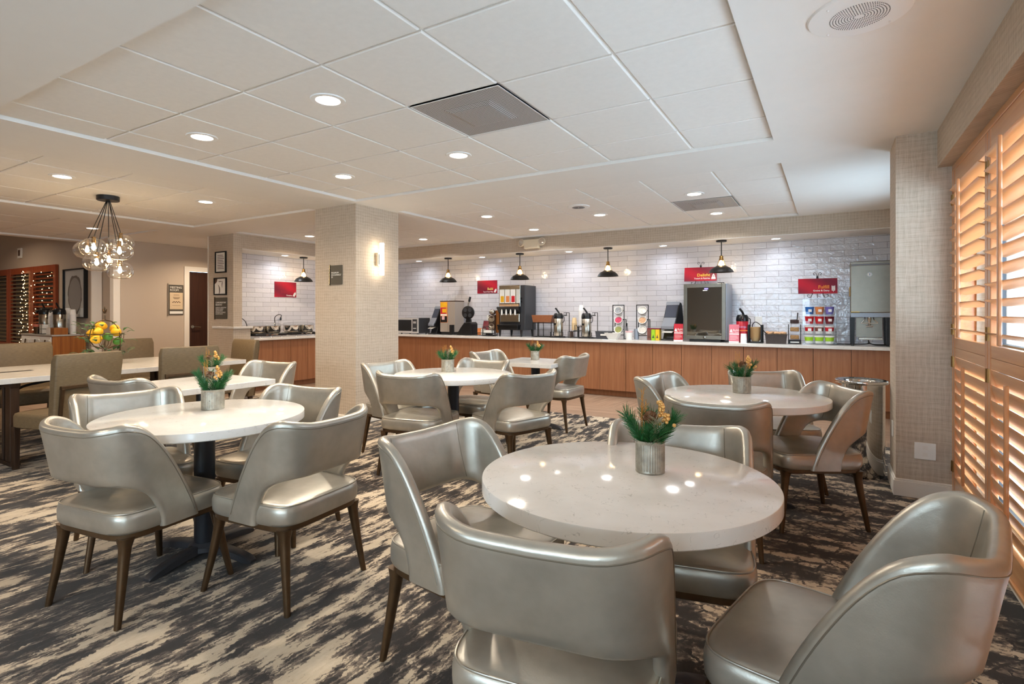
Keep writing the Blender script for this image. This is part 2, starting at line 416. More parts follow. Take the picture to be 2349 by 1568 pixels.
def cat(p,n):
    """Catmull-Rom through 2-D/3-D points, n samples"""
    P=[Vector(q) for q in p]; P=[P[0]*2-P[1]]+P+[P[-1]*2-P[-2]]; m=len(P)-3; out=[]
    for i in range(n):
        t=i/(n-1)*m; k=min(int(t),m-1); f=t-k; a,b,c,d=P[k:k+4]
        out.append(.5*((2*b)+(c-a)*f+(2*a-5*b+4*c-d)*f*f+(3*b-a-3*c+d)*f**3))
    return out
EXPOSURE=0.4; WORLD=9.0
P_MAIN,P_FAR,P_LEFT,P_SOF,P_PEND,P_SCONCE=14,11,13,1.5,.5,.6
# ------------------------------------------------------------------ camera and world
cam_d=bpy.data.cameras.new('camera'); cam=bpy.data.objects.new('camera',cam_d); C.objects.link(cam)
F_PX,CX,HY,TH=1241.2,1158.6,716.04,.5411
cam_d.sensor_width=36; cam_d.sensor_fit='HORIZONTAL'; cam_d.lens=36*F_PX/2349
cam_d.shift_x=(1174.5-CX)/2349; cam_d.shift_y=-(784-HY)/2349
cam_d.clip_start=.03; cam_d.clip_end=200
cam.location=(0,0,1.25); cam.rotation_euler=(PI/2,0,TH); sc.camera=cam
sc.view_settings.view_transform='Standard'; sc.view_settings.look='None'; sc.view_settings.gamma=1; sc.view_settings.use_curve_mapping=False
sc.view_settings.exposure=EXPOSURE
w=bpy.data.worlds.new('world'); sc.world=w; w.use_nodes=True
bg=w.node_tree.nodes['Background']; bg.inputs[0].default_value=(.64,.84,1.0,1); bg.inputs[1].default_value=WORLD
try:
    sc.cycles.use_denoising=True; sc.cycles.denoiser='OPENIMAGEDENOISE'
except Exception: pass
sc.cycles.max_bounces=10; sc.cycles.diffuse_bounces=5; sc.cycles.glossy_bounces=5; sc.cycles.transparent_max_bounces=16
sc.cycles.sample_clamp_indirect=6; sc.cycles.caustics_reflective=True; sc.cycles.blur_glossy=1.0; sc.cycles.caustics_refractive=False
ZG,ZT=2.455,2.48
def area(name,loc,rot,size,power,col,shape='DISK',size_y=None,spread=PI,parent=None,portal=False):
    d=bpy.data.lights.new(name,'AREA'); d.shape=shape; d.size=size
    if size_y: d.size_y=size_y
    d.energy=power; d.color=col[:3]; d.spread=spread
    if portal: d.cycles.is_portal=True
    o=bpy.data.objects.new(name,d); C.objects.link(o); o.location=loc; o.rotation_euler=rot
    if parent is not None: o.parent=parent
    return o
# ------------------------------------------------------------------ room shell
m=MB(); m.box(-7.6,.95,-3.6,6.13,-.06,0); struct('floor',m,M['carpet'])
m=MB(); m.box(-7.6,.95,6.13,8.6,-.06,0); m.box(-16.2,-7.6,-3.6,8.6,-.06,0); struct('floor.001',m,M['vinyl'])
zones=dict(
 M=([-4.43,-4.093,-3.452,-2.811,-2.17,-1.529,-.888,-.34],[1.20,1.836,2.477,3.118,3.759,4.22]),
 F=([-4.43,-4.093,-3.452,-2.811,-2.17,-1.529,-.888,-.34],[4.89,5.50,6.14,6.78,7.42,7.62]),
 L=([-7.75,-7.55,-6.91,-6.27,-5.63,-5.20],[1.14,1.78,2.42,3.06,3.70,4.31]),
 G=([-7.70,-7.51,-6.87,-6.23,-5.59,-5.20],[4.90,5.53,6.17,6.81,7.45,7.62]),
 Q=([-10.9,-10.20,-9.56,-8.92,-8.45],[1.14,1.78,2.42,3.06,3.70,4.20]))
def in_zone(x,y): return any(a[0]<x<a[-1] and b[0]<y<b[-1] for a,b in zones.values())
xs=sorted({-11.1,.95}|{v for a,b in zones.values() for v in (a[0],a[-1])}); ys=sorted({-3.6,8.6}|{v for a,b in zones.values() for v in (b[0],b[-1])})
m=MB()
for x0,x1 in zip(xs,xs[1:]):
    run=None
    for y0,y1 in zip(ys,ys[1:]):
        if in_zone((x0+x1)/2,(y0+y1)/2):
            if run: m.box(x0,x1,run[0],run[1],ZG,2.56); run=None
        else: run=(run[0],y1) if run else (y0,y1)
    if run: m.box(x0,x1,run[0],run[1],ZG,2.56)
struct('ceiling',m,M['gyp'])
holes={'M':[(3,2)] ,'F':[]}
for k,(gx,gy) in zones.items():
    m=MB(); t=MB()
    for i,(x0,x1) in enumerate(zip(gx,gx[1:])):
        for j,(y0,y1) in enumerate(zip(gy,gy[1:])):
            g=.0075
            if (k=='M' and i==4 and j==2) or (k=='F' and i==5 and j==2): 
                m.box(x0+g,x1-g,y0+g,y1-g,ZT+.05,ZT+.056); continue
            b=.006
            m.rings([[(x0+g+b,y0+g+b,ZT-.002),(x1-g-b,y0+g+b,ZT-.002),(x1-g-b,y1-g-b,ZT-.002),(x0+g+b,y1-g-b,ZT-.002)],
                     [(x0+g,y0+g,ZT+.002),(x1-g,y0+g,ZT+.002),(x1-g,y1-g,ZT+.002),(x0+g,y1-g,ZT+.002)],
                     [(x0+g,y0+g,ZT+.02),(x1-g,y0+g,ZT+.02),(x1-g,y1-g,ZT+.02),(x0+g,y1-g,ZT+.02)]])
    for x in gx: t.box(x-.012,x+.012,gy[0],gy[-1],ZT+.009,ZT+.013)
    for y in gy: t.box(gx[0],gx[-1],y-.012,y+.012,ZT+.0091,ZT+.0131)
    t.box(gx[0],gx[-1],gy[0],gy[-1],ZT+.075,ZT+.08)
    struct('ceiling',m,M['ctile']); struct('trim_1',t,M['tbar'])
# higher ceiling at the far left, fascia, outer walls
m=MB(); m.box(-16.2,-11.1,-3.6,8.6,3.05,3.15); m.box(-11.1,-11.04,-3.6,8.6,2.56,3.15); struct('ceiling',m,M['gyp'])
m=MB(); m.box(-16.2,-2.7,-3.75,-3.6,0,3.15); m.box(.30,.95,-3.75,-3.6,0,3.15); m.box(-2.7,.30,-3.75,-3.6,0,.7); m.box(-2.7,.30,-3.75,-3.6,2.15,3.15); struct('wall_front',m,M['wallgrey'])
m=MB(); m.box(-16.35,-16.2,-3.75,8.6,0,3.15); struct('wall_left',m,M['wallgrey'])
m=MB(); m.box(-16.2,-10.72,4.25,4.37,0,3.05); struct('wall_left',m,M['wallgrey'])
m=MB(); m.box(-10.9,-10.1,4.40,4.5,0,2.56); struct('wall_left',m,M['wallgrey'])
m=MB(); m.box(-10.72,-10.69,4.235,4.385,0,ZG); m.box(-10.2,-10.085,4.30,4.40,0,ZG); struct('trim_2',m,M['whitepaint'])
m=MB(); m.box(-10.2,-10.1,4.50,5.50,0,ZG); m.box(-10.2,-10.1,6.45,8.6,0,ZG); m.box(-10.2,-10.1,5.50,6.45,2.03,ZG); struct('wall_left',m,M['wallgrey'])
m=MB(); m.box(-10.2,-8.46,8.33,8.6,0,ZG); struct('wall_back',m,M['wallgrey'])
m=MB(); m.box(-10.1,-10.085,4.50,5.44,0,.11); struct('baseboard_left',m,M['whitepaint'])
# dark door with white casing
m=MB(); m.box(-10.1,-10.08,5.44,5.53,0,2.09); m.box(-10.1,-10.08,6.42,6.51,0,2.09); m.box(-10.1,-10.08,5.53,6.42,2.0,2.09)
dr=MB().box(-10.165,-10.12,5.53,6.42,.01,2.0).build('door_1',M['darkdoor']); dr['kind']='structure'
m.build('door_frame',M['whitepaint'],dr)
h=MB(); h.T=Matrix.Translation((-10.12,5.60,.985))@Matrix.Rotation(PI/2,4,'Y'); h.cyl((0,0,0),.03,.012); h.cyl((0,0,0),.012,.05); h.T=None
h.tube([(-10.07,5.60,.985),(-10.07,5.66,.982),(-10.073,5.73,.978)],.010,8); h.build('door_handle',M['steel'],dr,40)
# buffet walls
m=MB(); m.box(-8.35,.95,8.33,8.6,0,2.455); struct('wall_back',m,M['tile'])
m=MB(); m.box(-8.46,-8.35,5.08,8.33,0,2.455); struct('wall_left',m,M['tile'])
# pier, header and pony wall of the left nook
m=MB(); m.box(-8.46,-7.81,4.94,5.086,0,ZG); m.box(-8.0,-7.812,5.086,5.23,0,1.0); struct('wall_left',m,M['paper'])
m=MB(); m.box(-8.35,-7.81,5.086,7.70,2.24,ZG); m.box(-8.35,.80,7.70,8.33,2.24,ZG); struct('trim_3',m,M['paper'])
m=MB(); m.box(-8.35,-7.814,5.09,8.33,2.232,2.2395); m.box(-7.814,.80,7.705,8.33,2.232,2.2395); struct('trim_4',m,M['gyp'])
m=MB(); m.box(-8.345,-7.775,4.925,5.25,1.0,1.034); struct('trim_5',m,M['quartz'],bevel=.004)
m=MB(); m.box(-8.475,-8.455,4.93,5.0,0,ZG); struct('trim_6',m,M['whitepaint'])
# columns
m=MB(); m.box(-5.16,-4.50,4.28,4.97,0,ZG); struct('column',m,M['paper'])
m=MB(); m.box(-5.175,-4.485,4.265,4.985,0,.10); struct('baseboard_front',m,M['whitepaint'],bevel=.006)
m=MB(); m.box(.385,.80,4.56,4.97,0,ZG); struct('column.001',m,M['paper'])
m=MB(); m.box(.370,.70,4.545,4.985,0,.105); m.box(.376,.70,4.551,4.98,.105,.118); struct('baseboard_right',m,M['whitepaint'],bevel=.004)
# window wall: valance, spandrels, openings
m=MB(); m.box(.61,.80,-3.6,4.56,2.21,ZG); struct('trim_7',m,M['paper'])
m=MB()
m.box(.80,.95,-3.6,-3.3,0,ZG); m.box(.80,.95,-3.3,-1.35,0,.25); m.box(.80,.95,-3.3,-1.35,2.18,ZG); m.box(.80,.95,-1.35,.80,0,ZG); m.box(.80,.95,.80,4.50,2.18,ZG); m.box(.80,.95,.80,4.50,0,.06)
m.box(.80,.95,4.50,5.35,0,ZG); m.box(.80,.95,5.35,6.75,0,.75); m.box(.80,.95,5.35,6.75,2.1,ZG); m.box(.80,.95,6.75,8.6,0,ZG)
struct('wall_right',m,M['paper'])
m=MB(); m.box(.95,1.75,4.62,5.30,-.1,3.0); m.box(.95,1.75,-4.2,-3.4,-.1,3.0); struct('sun_block_fins',m,simple('sun_fin_render',(206,204,198),.9))  # unseen outer fins, added to keep low sun out of the side windows
def window(name,y0,y1,z0,z1,n):
    f=MB(); t=.05
    f.box(.865,.925,y0,y1,z0,z0+t); f.box(.865,.925,y0,y1,z1-t,z1)
    for i in range(n+1):
        y=y0+(y1-y0)*i/n; f.box(.865,.925,max(y0,y-.085),min(y1,y+.085),z0+t,z1-t)
    f.box(.875,.915,y0,y1,1.02,1.06)
    o=f.build(name,M['charcoal']); o['kind']='structure'
    MB().box(.893,.897,y0+.01,y1-.01,z0+.01,z1-.01).build('pane',M['pane'],o)
window('window_1',.88,4.50,.06,2.18,4); window('window_2',5.35,6.75,.75,2.1,2); window('fill_window_side',-3.3,-1.35,.25,2.18,2)  # the last one is unseen, added to bring in cool fill daylight
f=MB()  # unseen window behind the camera, added for cool frontal fill
for x in (-2.7,-1.2,.30): f.box(max(-2.7,x-.04),min(.3,x+.04),-3.70,-3.65,.7,2.15)
f.box(-2.7,.3,-3.70,-3.65,.7,.76); f.box(-2.7,.3,-3.70,-3.65,2.09,2.15); o=f.build('fill_window_rear',M['charcoal']); o['kind']='structure'
MB().box(-2.69,.29,-3.677,-3.673,.71,2.14).build('pane',M['pane'],o)
area('window_portal',(-1.2,-3.735,1.42),(-PI/2,0,0),3.0,1,(1,1,1),'RECTANGLE',1.45,portal=True)
area('window_portal',(.935,6.05,1.42),(0,PI/2,0),1.35,1,(1,1,1),'RECTANGLE',1.4,portal=True)
area('window_portal',(.935,-2.32,1.21),(0,PI/2,0),1.93,1,(1,1,1),'RECTANGLE',1.95,portal=True)
# ------------------------------------------------------------------ window shutters
def shutter(y0,y1,label,top):
    X=.70; t=thing('window_shutter',label,'shutter',(X,(y0+y1)/2,0),0,'cherry wood window shutters')
    W=(y1-y0)/2-.004; st=.055; zb,zl0,zl1,zm0,zm1,zu1,zt=.075,.19,.965,.965,1.085,2.065,2.165
    for s in (-1,1): MB().box(-.016,.016,min(s*W,s*(W-st)),max(s*W,s*(W-st)),zb,zt).build('stile',M['shutterv'],t,bevel=.003)
    f=MB(); f.box(-.014,.014,-W+st,W-st,zb,zl0); f.build('bottom_rail',M['shutter'],t,bevel=.002)
    f=MB(); f.box(-.014,.014,-W+st,W-st,zm0,1.022); f.box(-.014,.014,-W+st,W-st,1.0235,zm1); f.build('middle_rail',M['shutter'],t,bevel=.002)
    f=MB(); f.box(-.014,.014,-W+st,W-st,zu1,zt); f.build('top_rail',M['shutter'],t,bevel=.002)
    def louvre(zc,ang,parent):
        hw=.046; th=.0048; pr=[]
        for k in range(16):
            a=2*PI*k/16; u=hw*math.cos(a); v=th*math.sin(a)*(1.0)
            pr.append((u*math.cos(ang)-v*math.sin(ang),zc+u*math.sin(ang)+v*math.cos(ang)))
        L=MB(); L.rings([[(u,-W+st+.003,v) for u,v in pr],[(u,W-st-.003,v) for u,v in pr]])
        L.build('louvre',M['shutter'],parent,30)
    n=12
    for i in range(n): louvre(zu1-.045-i*.0805,R(-21),t)
    n=10
    for i in range(n): louvre(zl1-.045-i*.0755,R(-74),t)
    for z0,z1,dx in ((1.10,2.03,-.062),(.24,.93,-.040)):
        r=MB(); r.box(dx-.008,dx+.008,-.013,.013,z0,z1); r.build('tilt_rod',M['shutterv'],t,bevel=.005)
    for z in (.25,.93,1.14,1.98):
        hg=MB(); hg.box(-.021,-.015,W-.022,W+.002,z-.035,z+.035); hg.tube([(-.021,W+.004,z-.035),(-.021,W+.004,z+.035)],.004,8); hg.build('hinge',M['brass'],t)
    return t
ys_=[4.525,3.615,2.705,1.795,.885]
labs=['cherry wood plantation shutter panel hinged beside the wallpapered corner pier','cherry wood shutter panel next to the one hinged on the pier','third cherry wood shutter panel from the pier, behind the big foreground chair','cherry wood shutter panel at the near end of the window row']
for i in range(4): shutter(ys_[i+1],ys_[i],labs[i],i)
m=MB(); m.box(.685,.80,-1.05,4.56,2.170,2.21); m.box(.685,.80,4.53,4.56,.06,2.17); m.box(.675,.80,-1.05,4.56,.055,.073); struct('trim_8',m,M['shutter'],bevel=.004)
m=MB(); m.box(.70,.80,-3.6,4.56,0,.055); struct('baseboard_right.001',m,M['whitepaint'])
m=MB(); m.box(.70,.80,-1.05,.87,.073,2.17); struct('wall_right.002',m,M['paper'])
# ------------------------------------------------------------------ ceiling fixtures
def downlight(x,y,z,label,group,power,col,cool=False,r=.10):
    t=thing('recessed_light',label,'ceiling light',(x,y,z),0,group)
    a=MB(); a.lathe([(r*.66,0),(r*.70,-.006),(r*.97,-.006),(r,0.0),(r,.004),(r*.66,.004)],28,(0,0,0),False,False);
    a.build('trim_ring',M['tbar'],t,40)
    MB().cyl((0,0,-.002),r*.665,.004,24).build('lens',M['lampcool' if cool else 'lampwarm'],t,40)
    l=area('lamp',(0,0,-.012),(0,0,0),r*1.25,power,col,parent=t,spread=R(150))
    return t
WARM=(1.0,.80,.58); MIDL=(1.0,.91,.78); MID=(.98,.98,.97); COOL=(.86,.92,1.0)
g='recessed ceiling downlights'
for x,y,lb in [(-2.49,2.155,'bright recessed ceiling downlight one tile left of the square vent'),
 (-3.77,2.155,'recessed downlight two tiles left of the biggest bright downlight'),
 (-2.49,3.438,'recessed downlight in the tile beyond the square ceiling vent'),
 (-3.77,3.438,'recessed downlight nearest the wallpapered column, in the main tile field')]:
    downlight(x,y,ZT-.002,lb,g,P_MAIN,MIDL)
for x,y,lb in [(-1.21,5.82,'recessed downlight nearest the window in the tile field before the buffet'),
 (-1.21,7.10,'recessed downlight beside the small buffet ceiling vent, toward the window'),
 (-2.49,6.46,'recessed downlight just right of the small round ceiling speaker'),
 (-3.77,5.82,'recessed downlight left of the small round speaker, nearer the beam'),
 (-3.77,7.10,'recessed downlight close above the emergency light box')]:
    downlight(x,y,ZT-.002,lb,g,P_FAR,MID)
downlight(-5.86,7.08,ZT-.002,'recessed downlight right of the column, over the microwave end of the buffet',g,P_FAR,MID)
for x,y,lb in [(-5.95,2.13,'recessed downlight left of the chandelier, near the ceiling beam'),(-5.95,3.44,'recessed downlight right of the chandelier canopy'),
 (-7.19,5.85,'recessed downlight left of the column, before the chafing dish nook'),(-9.24,3.67,'small far recessed downlight just left of the chandelier cords')]:
    downlight(x,y,ZT-.002,lb,g,P_LEFT,WARM)
for x,y in [(-2.49,-.9),(-.4,-1.9),(-5.95,-.6),(-9.2,.4),(-9.24,5.6)]:  # unseen downlights, added to brighten the room from outside the view
    z=ZG
    downlight(x,y,z,'unseen recessed downlight added for fill light',g+' added out of view',P_LEFT*1.2,WARM)
downlight(-13.0,2.6,3.048,'unseen recessed downlight added for fill light',g+' added out of view',P_LEFT*2,WARM)  # one more added lamp, out of view under the higher ceiling
g2='small downlights in the buffet soffit'
for px,lb in [(-6.75,'soffit downlight above the microwave'),(-5.30,'soffit downlight between the first two pendants, above the hot plate'),(-3.62,'soffit downlight above the first coffee airpot'),(-2.11,'soffit downlight above the black napkin dispenser by the fridge'),(-.62,'soffit downlight above the granola jars, next to the largest pendant')]:
    downlight(px,8.03,2.232,lb,g2,P_SOF,COOL,True,.075)
downlight(-8.07,6.05,2.232,'soffit downlight in the chafing dish nook',g2,P_SOF,COOL,True,.075)
# vents, speakers, emergency light
def vent(x0,x1,y0,y1,label):
    t=thing('air_vent',label,'vent',((x0+x1)/2,(y0+y1)/2,ZT),0); W=(x1-x0)/2-.009; H=(y1-y0)/2-.009
    MB().box(-W,W,-H,H,-.002,.004).build('perforated_plate',M['perf'],t)
    q=MB(); a=.13; b=.17; q.rings([[(-a,-a,-.016),(a,-a,-.016),(a,a,-.016),(-a,a,-.016)],[(-b,-b,-.002),(b,-b,-.002),(b,b,-.002),(-b,b,-.002)]]); q.build('centre_baffle',M['perf'],t)
    f=MB()
    for s in (-1,1): f.box(-W,W,min(s*H,s*(H-.006)),max(s*H,s*(H-.006)),-.004,.004); f.box(min(s*W,s*(W-.006)),max(s*W,s*(W-.006)),-H+.006,H-.006,-.004,.004)
    f.build('vent_frame',M['tbar'],t)
vent(-2.17,-1.529,2.477,3.118,'large square perforated air vent in the main tiled ceiling')
vent(-1.529,-.888,6.14,6.78,'smaller-looking square air vent in the ceiling near the buffet soffit')
def speaker(x,y,z,r,label):
    t=thing('ceiling_speaker',label,'speaker',(x,y,z))
    a=MB(); a.lathe([(r*.55,-.013),(r*.8,-.012),(r*.97,-.008),(r,0)],40,(0,0,0),True,True); a.build('baffle',M['tbar'],t,40)
    h=MB()
    for k in range(2,11):
        rr=r*.055*k; n=int(7*k)
        if rr>r*.56: break
        for i in range(n):
            an=2*PI*i/n; h.box(rr*math.cos(an)-.0018,rr*math.cos(an)+.0018,rr*math.sin(an)-.0018,rr*math.sin(an)+.0018,-.0142,-.0128)
    h.build('grille_holes',M['charcoal'],t)
    for k in range(4):
        an=PI/4+k*PI/2; MB().sphere((r*.83*math.cos(an),r*.83*math.sin(an),-.0115),.005,8,5).build('screw',M['tbar'],t,60)
speaker(.10,2.605,ZG,.185,'large round ceiling speaker with a perforated grille, above the window side')
speaker(-2.505,5.823,ZT-.002,.13,'small round ceiling speaker in the tiles before the buffet')
t=thing('emergency_light','cream twin-head emergency light on the wallpapered soffit','emergency light',(-4.10,7.70,2.345))
MB().box(-.135,.135,-.075,0,-.075,.075).build('housing',M['cream'],t,bevel=.012)
for s in (-1,1):
    b=MB(); b.T=Matrix.Translation((s*.185,-.06,.025))@Matrix.Rotation(R(80),4,'X')@Matrix.Rotation(R(s*14),4,'Y'); b.lathe([(.02,-.06),(.05,-.035),(.064,0),(.064,.012),(.058,.014)],20); b.build('lamp_head',M['cream'],t,40)
    b=MB(); b.T=Matrix.Translation((s*.185,-.06,.025))@Matrix.Rotation(R(80),4,'X')@Matrix.Rotation(R(s*14),4,'Y'); b.lathe([(.056,.013),(.03,.02),(.0,.022)],20); b.build('lens',M['chrome'],t,40)
# ------------------------------------------------------------------ silver dining chairs
def sup(a,e):
    c,s=math.cos(a),math.sin(a)
    return (math.copysign(abs(c)**(2/e),c),math.copysign(abs(s)**(2/e),s))
def suploop(hx,hy,e,z,n=56,front=0.0,cy=0):
    out=[]
    for i in range(n):
        a=2*PI*i/n; x,y=sup(a,e); out.append((hx*x*(1+front*y),cy+hy*y,z))
    return out
def shell_pt(s,z):
    """s = arc length along the wrap from the middle of the back, z = height -> local point"""
    sg=1 if s>=0 else -1; q=abs(s); a,rc=.125,.115
    k=(z-.45)/.33
    yr=-.232-.062*max(-.2,k)
    if q<a: x,y=q,0.0
    elif q<a+rc*PI/2:
        t=(q-a)/rc; x=a+rc*math.sin(t); y=rc*(1-math.cos(t))
    else: x=a+rc; y=rc+(q-a-rc*PI/2)
    y+=-.010*math.cos(min(1,q/.3)*PI/2)           # gentle bow of the back
    x*=1.0+.045*max(0,k)
    return Vector((sg*x,yr+y,z))
IN=[(0,.568),(.10,.568),(.190,.566),(.252,.550),(.300,.510),(.330,.445),(.338,.350)]
OUT=[(0,.768),(.12,.772),(.20,.784),(.262,.789),(.325,.757),(.378,.682),(.424,.57),(.458,.455),(.480,.350)]
def chair_back_mesh(name,NA=30,K=9,t=.0185):
    ic=cat(IN,NA); oc=cat(OUT,NA)
    half=[(ic[i],oc[i]) for i in range(NA)]
    seq=[((-a[0],a[1]),(-b[0],b[1])) for a,b in reversed(half)][:-1]+[(tuple(a),tuple(b)) for a,b in half]
    rings=[]
    for (a,b) in seq:
        def sz(k): return (a[0]+(b[0]-a[0])*k,a[1]+(b[1]-a[1])*k)
        mid=[]; nor=[]
        for j in range(K+1):
            k=j/K; s,z=sz(k); p=shell_pt(s,z); e=1e-3
            ds=shell_pt(s+e,z)-shell_pt(s-e,z); dz=shell_pt(s,z+e)-shell_pt(s,z-e)
            n=ds.cross(dz).normalized(); mid.append(p); nor.append(n)
        d0=(mid[0]-mid[1]).normalized(); d1=(mid[-1]-mid[-2]).normalized()
        ring=[p+n*t for p,n in zip(mid,nor)]
        ring+=[mid[-1]+nor[-1]*t*.72+d1*t*.55,mid[-1]+d1*t*.8,mid[-1]-nor[-1]*t*.72+d1*t*.55]
        ring+=[p-n*t for p,n in zip(reversed(mid),reversed(nor))]
        ring+=[mid[0]-nor[0]*t*.72+d0*t*.55,mid[0]+d0*t*.8,mid[0]+nor[0]*t*.72+d0*t*.55]
        rings.append(ring)
    m=MB(); m.rings(rings,True,True,True); return m,seq
def make_chair():
    t=thing('dining_chair','silver chair','chair',(0,0,0),0,'silver vinyl dining chairs')
    s=MB(); e=6
    prof=[(.90,.354),(.975,.356),(.995,.368),(1.0,.388),(1.0,.412),(.985,.430),(.955,.440),(.90,.4445),(.6,.449),(.25,.451),(.02,.4515)]
    s.rings([suploop(.250*k,.252*k,e,z,56,.035) for k,z in prof])
    seat=s.build('seat',M['leather'],t,60)
    p=MB(); p.tube(suploop(.2435,.2455,e,.4385,72,.035),.0032,6,True); p.build('piping',M['leather'],seat,60)
    b,seq=chair_back_mesh('backrest'); back=b.build('backrest',M['leather'],t,60)
    # stitched welts: along the upper rear edge and the two inside corner seams
    w=MB(); pts=[]
    for a,c in seq[1:-1]:
        k=.955; s_,z_=a[0]+(c[0]-a[0])*k,a[1]+(c[1]-a[1])*k; p0=shell_pt(s_,z_); e1=1e-3
        n=(shell_pt(s_+e1,z_)-shell_pt(s_-e1,z_)).cross(shell_pt(s_,z_+e1)-shell_pt(s_,z_-e1)).normalized(); pts.append(p0+n*.0185)
    w.tube(pts,.0022,5); w.build('edge_stitching',M['seamline'],back,60)
    for sg in (-1,1):
        w=MB(); pts=[]
        for i in range(12):
            z_=.566+i*.0196; s_=sg*(.178+.02*(1-i/11)**2); p0=shell_pt(s_,z_); e1=1e-3
            n=(shell_pt(s_+e1,z_)-shell_pt(s_-e1,z_)).cross(shell_pt(s_,z_+e1)-shell_pt(s_,z_-e1)).normalized(); pts.append(p0-n*.0183)
        w.tube(pts,.0018,5); w.build('seam',M['seamline'],back,60)
    f=MB(); f.rings([suploop(.240*k,.242*k,6,z,48,.035) for k,z in ((.985,.330),(1,.334),(1,.354))]); f.build('seat_frame',M['bronze'],t,40)
    for sx in (-1,1):
        for sy in (-1,1):
            top=Vector((sx*.200,sy*.203,.34)); bot=Vector((sx*(.228 if sy<0 else .252),sy*.252,0)); rs=[]
            for z,h in ((.340,.030),(.322,.026),(.30,.021),(.26,.0190),(.15,.0155),(.0,.0115)):
                k=1-z/.340; kk=k**1.15
                c=top.lerp(bot,kk); ring=[]
                for i in range(12):
                    x,y=sup(2*PI*i/12+PI/12,3.2); ring.append((c.x+h*x,c.y+h*y,z))
                rs.append(ring)
            l=MB(); l.rings(rs); l.build('leg',M['bronze'],t,45)
    return t
M['seamline']=simple('vinyl_seam',(140,132,118),.4,.6)
CHAIRS=[ # x,y,heading(deg),label
(-2.67,1.257,98.3,'silver dining chair in the left foreground, its back to us, at the front round table'),
(-2.18,1.655,184,'silver dining chair at the right side of the left front round table'),
(-3.25,1.495,-13.5,'silver dining chair at the far left side of the left front round table'),
(-2.72,1.99,-81,'silver dining chair on the column side of the left front round table'),
(-1.10,1.635,-7.5,'silver dining chair at the left side of the big foreground round table'),
(-.575,1.275,98.8,'silver dining chair at bottom centre with its broad back to us, largest in the room'),
(.008,1.555,168,'silver dining chair at the bottom right corner beside the shutters'),
(-.48,2.01,-78,'silver dining chair on the far side of the big foreground table, partly behind its pot'),
(-3.30,3.68,-8,'silver dining chair beside the wallpapered column at the middle round table'),
(-2.80,3.35,100.8,'silver dining chair with its back to us at the middle round table, near the column'),
(-2.18,3.73,162,'silver dining chair on the right of the middle round table, striped with window reflections'),
(-2.84,4.155,-87,'silver dining chair on the buffet side of the middle round table'),
(-.86,3.89,-12,'silver dining chair on the left of the right rear round table'),
(-.525,3.22,91,'silver dining chair turned away from us at the right rear round table'),
(-.145,3.785,210,'silver dining chair on the right of the right rear table, before the chrome bin'),
(-.355,4.43,-65,'silver dining chair on the buffet side of the right rear round table'),
(-3.265,5.33,-6,'silver dining chair on the left of the small square table before the buffet'),
(-2.57,5.37,176,'silver dining chair on the right of the small square table before the buffet'),
(-4.32,2.07,99,'silver dining chair before the square table behind the left front table, its back to us'),
(-4.39,2.97,-80,'silver dining chair on the far right of the square table'),
]
proto=make_chair(); index_children()
for i,(x,y,h,l) in enumerate(CHAIRS):
    o=proto if i==0 else copy_tree(proto)
    o.location=(x,y,0); o.rotation_euler=(0,0,R(h-90)); o['label']=l
# ------------------------------------------------------------------ tables
def pedestal(t,h,arms_rot=0,span=.30):
    p=MB(); p.cyl((0,0,.05),.049,h-.05-.03,28); p.build('pedestal',M['blackcol'],t,40)
    b=MB(); b.lathe([(.075,.03),(.075,.052),(.055,.066),(.05,.07)],24); 
    b.build('base_hub',M['castiron'],t,40)
    for k in range(4):
        an=arms_rot+k*PI/2; rs=[]
        for d,wd,z0,z1 in ((.03,.030,.022,.060),(.12,.030,.022,.060),(.22,.028,.010,.048),(.27,.027,.002,.036),(span,.026,0.0,.026),(span+.018,.020,0.0,.012)):
            ca,sa=math.cos(an),math.sin(an)
            rs.append([(d*ca-wd*q*sa,d*sa+wd*q*ca,z) for q,z in ((-1,z0),(1,z0),(1,z1-.006),(.7,z1),(-.7,z1),(-1,z1-.006))])
        a=MB(); a.rings(rs); a.build('base_foot',M['castiron'],t,35)
    pl=MB(); pl.cyl((0,0,h-.032),.12,.0,24) if False else pl.cyl((0,0,h-.034),.11,.004,24); pl.build('mounting_plate',M['blackcol'],t,40)
def round_table(x,y,r,h,label,rot):
    t=thing('round_table',label,'table',(x,y,0),0,'round quartz tables')
    th=.047 if r<.48 else .042
    m=MB(); m.lathe([(r-.004,h-th),(r,h-th+.004),(r,h-.004),(r-.0012,h-.0012),(r-.004,h)],120)
    m.build('table_top',M['quartz'],t,30)
    pedestal(t,h-th+.034-.0,rot); return t
T1=(-2.785,1.605); T2=(-.573,1.705); T3=(-2.80,3.79); T4=(-.475,3.765)
TH_=.722
round_table(T1[0],T1[1],.487,TH_,'round white quartz table at the left front, with black pedestal',R(12))
round_table(T2[0],T2[1],.462,TH_,'largest-looking round white quartz table in the right foreground',R(40))
round_table(T3[0],T3[1],.505,TH_,'round white quartz table in the middle, near the column',R(20))
round_table(T4[0],T4[1],.488,TH_,'round white quartz table at the right rear, before the cabinets',R(30))
def square_table(x,y,hx,hy,rot,label):
    t=thing('square_table',label,'table',(x,y,0),rot,'square quartz tables'); th=.042
    MB().box(-hx,hx,-hy,hy,TH_-th,TH_).build('table_top',M['quartz'],t,bevel=.003)
    pedestal(t,TH_-th+.034,R(0)); return t
square_table(-2.76,5.24,.335,.335,R(2),'small square white table closest to the buffet cabinets')
square_table(-4.13,2.37,.36,.37,R(0),'square white table behind the left front round table')
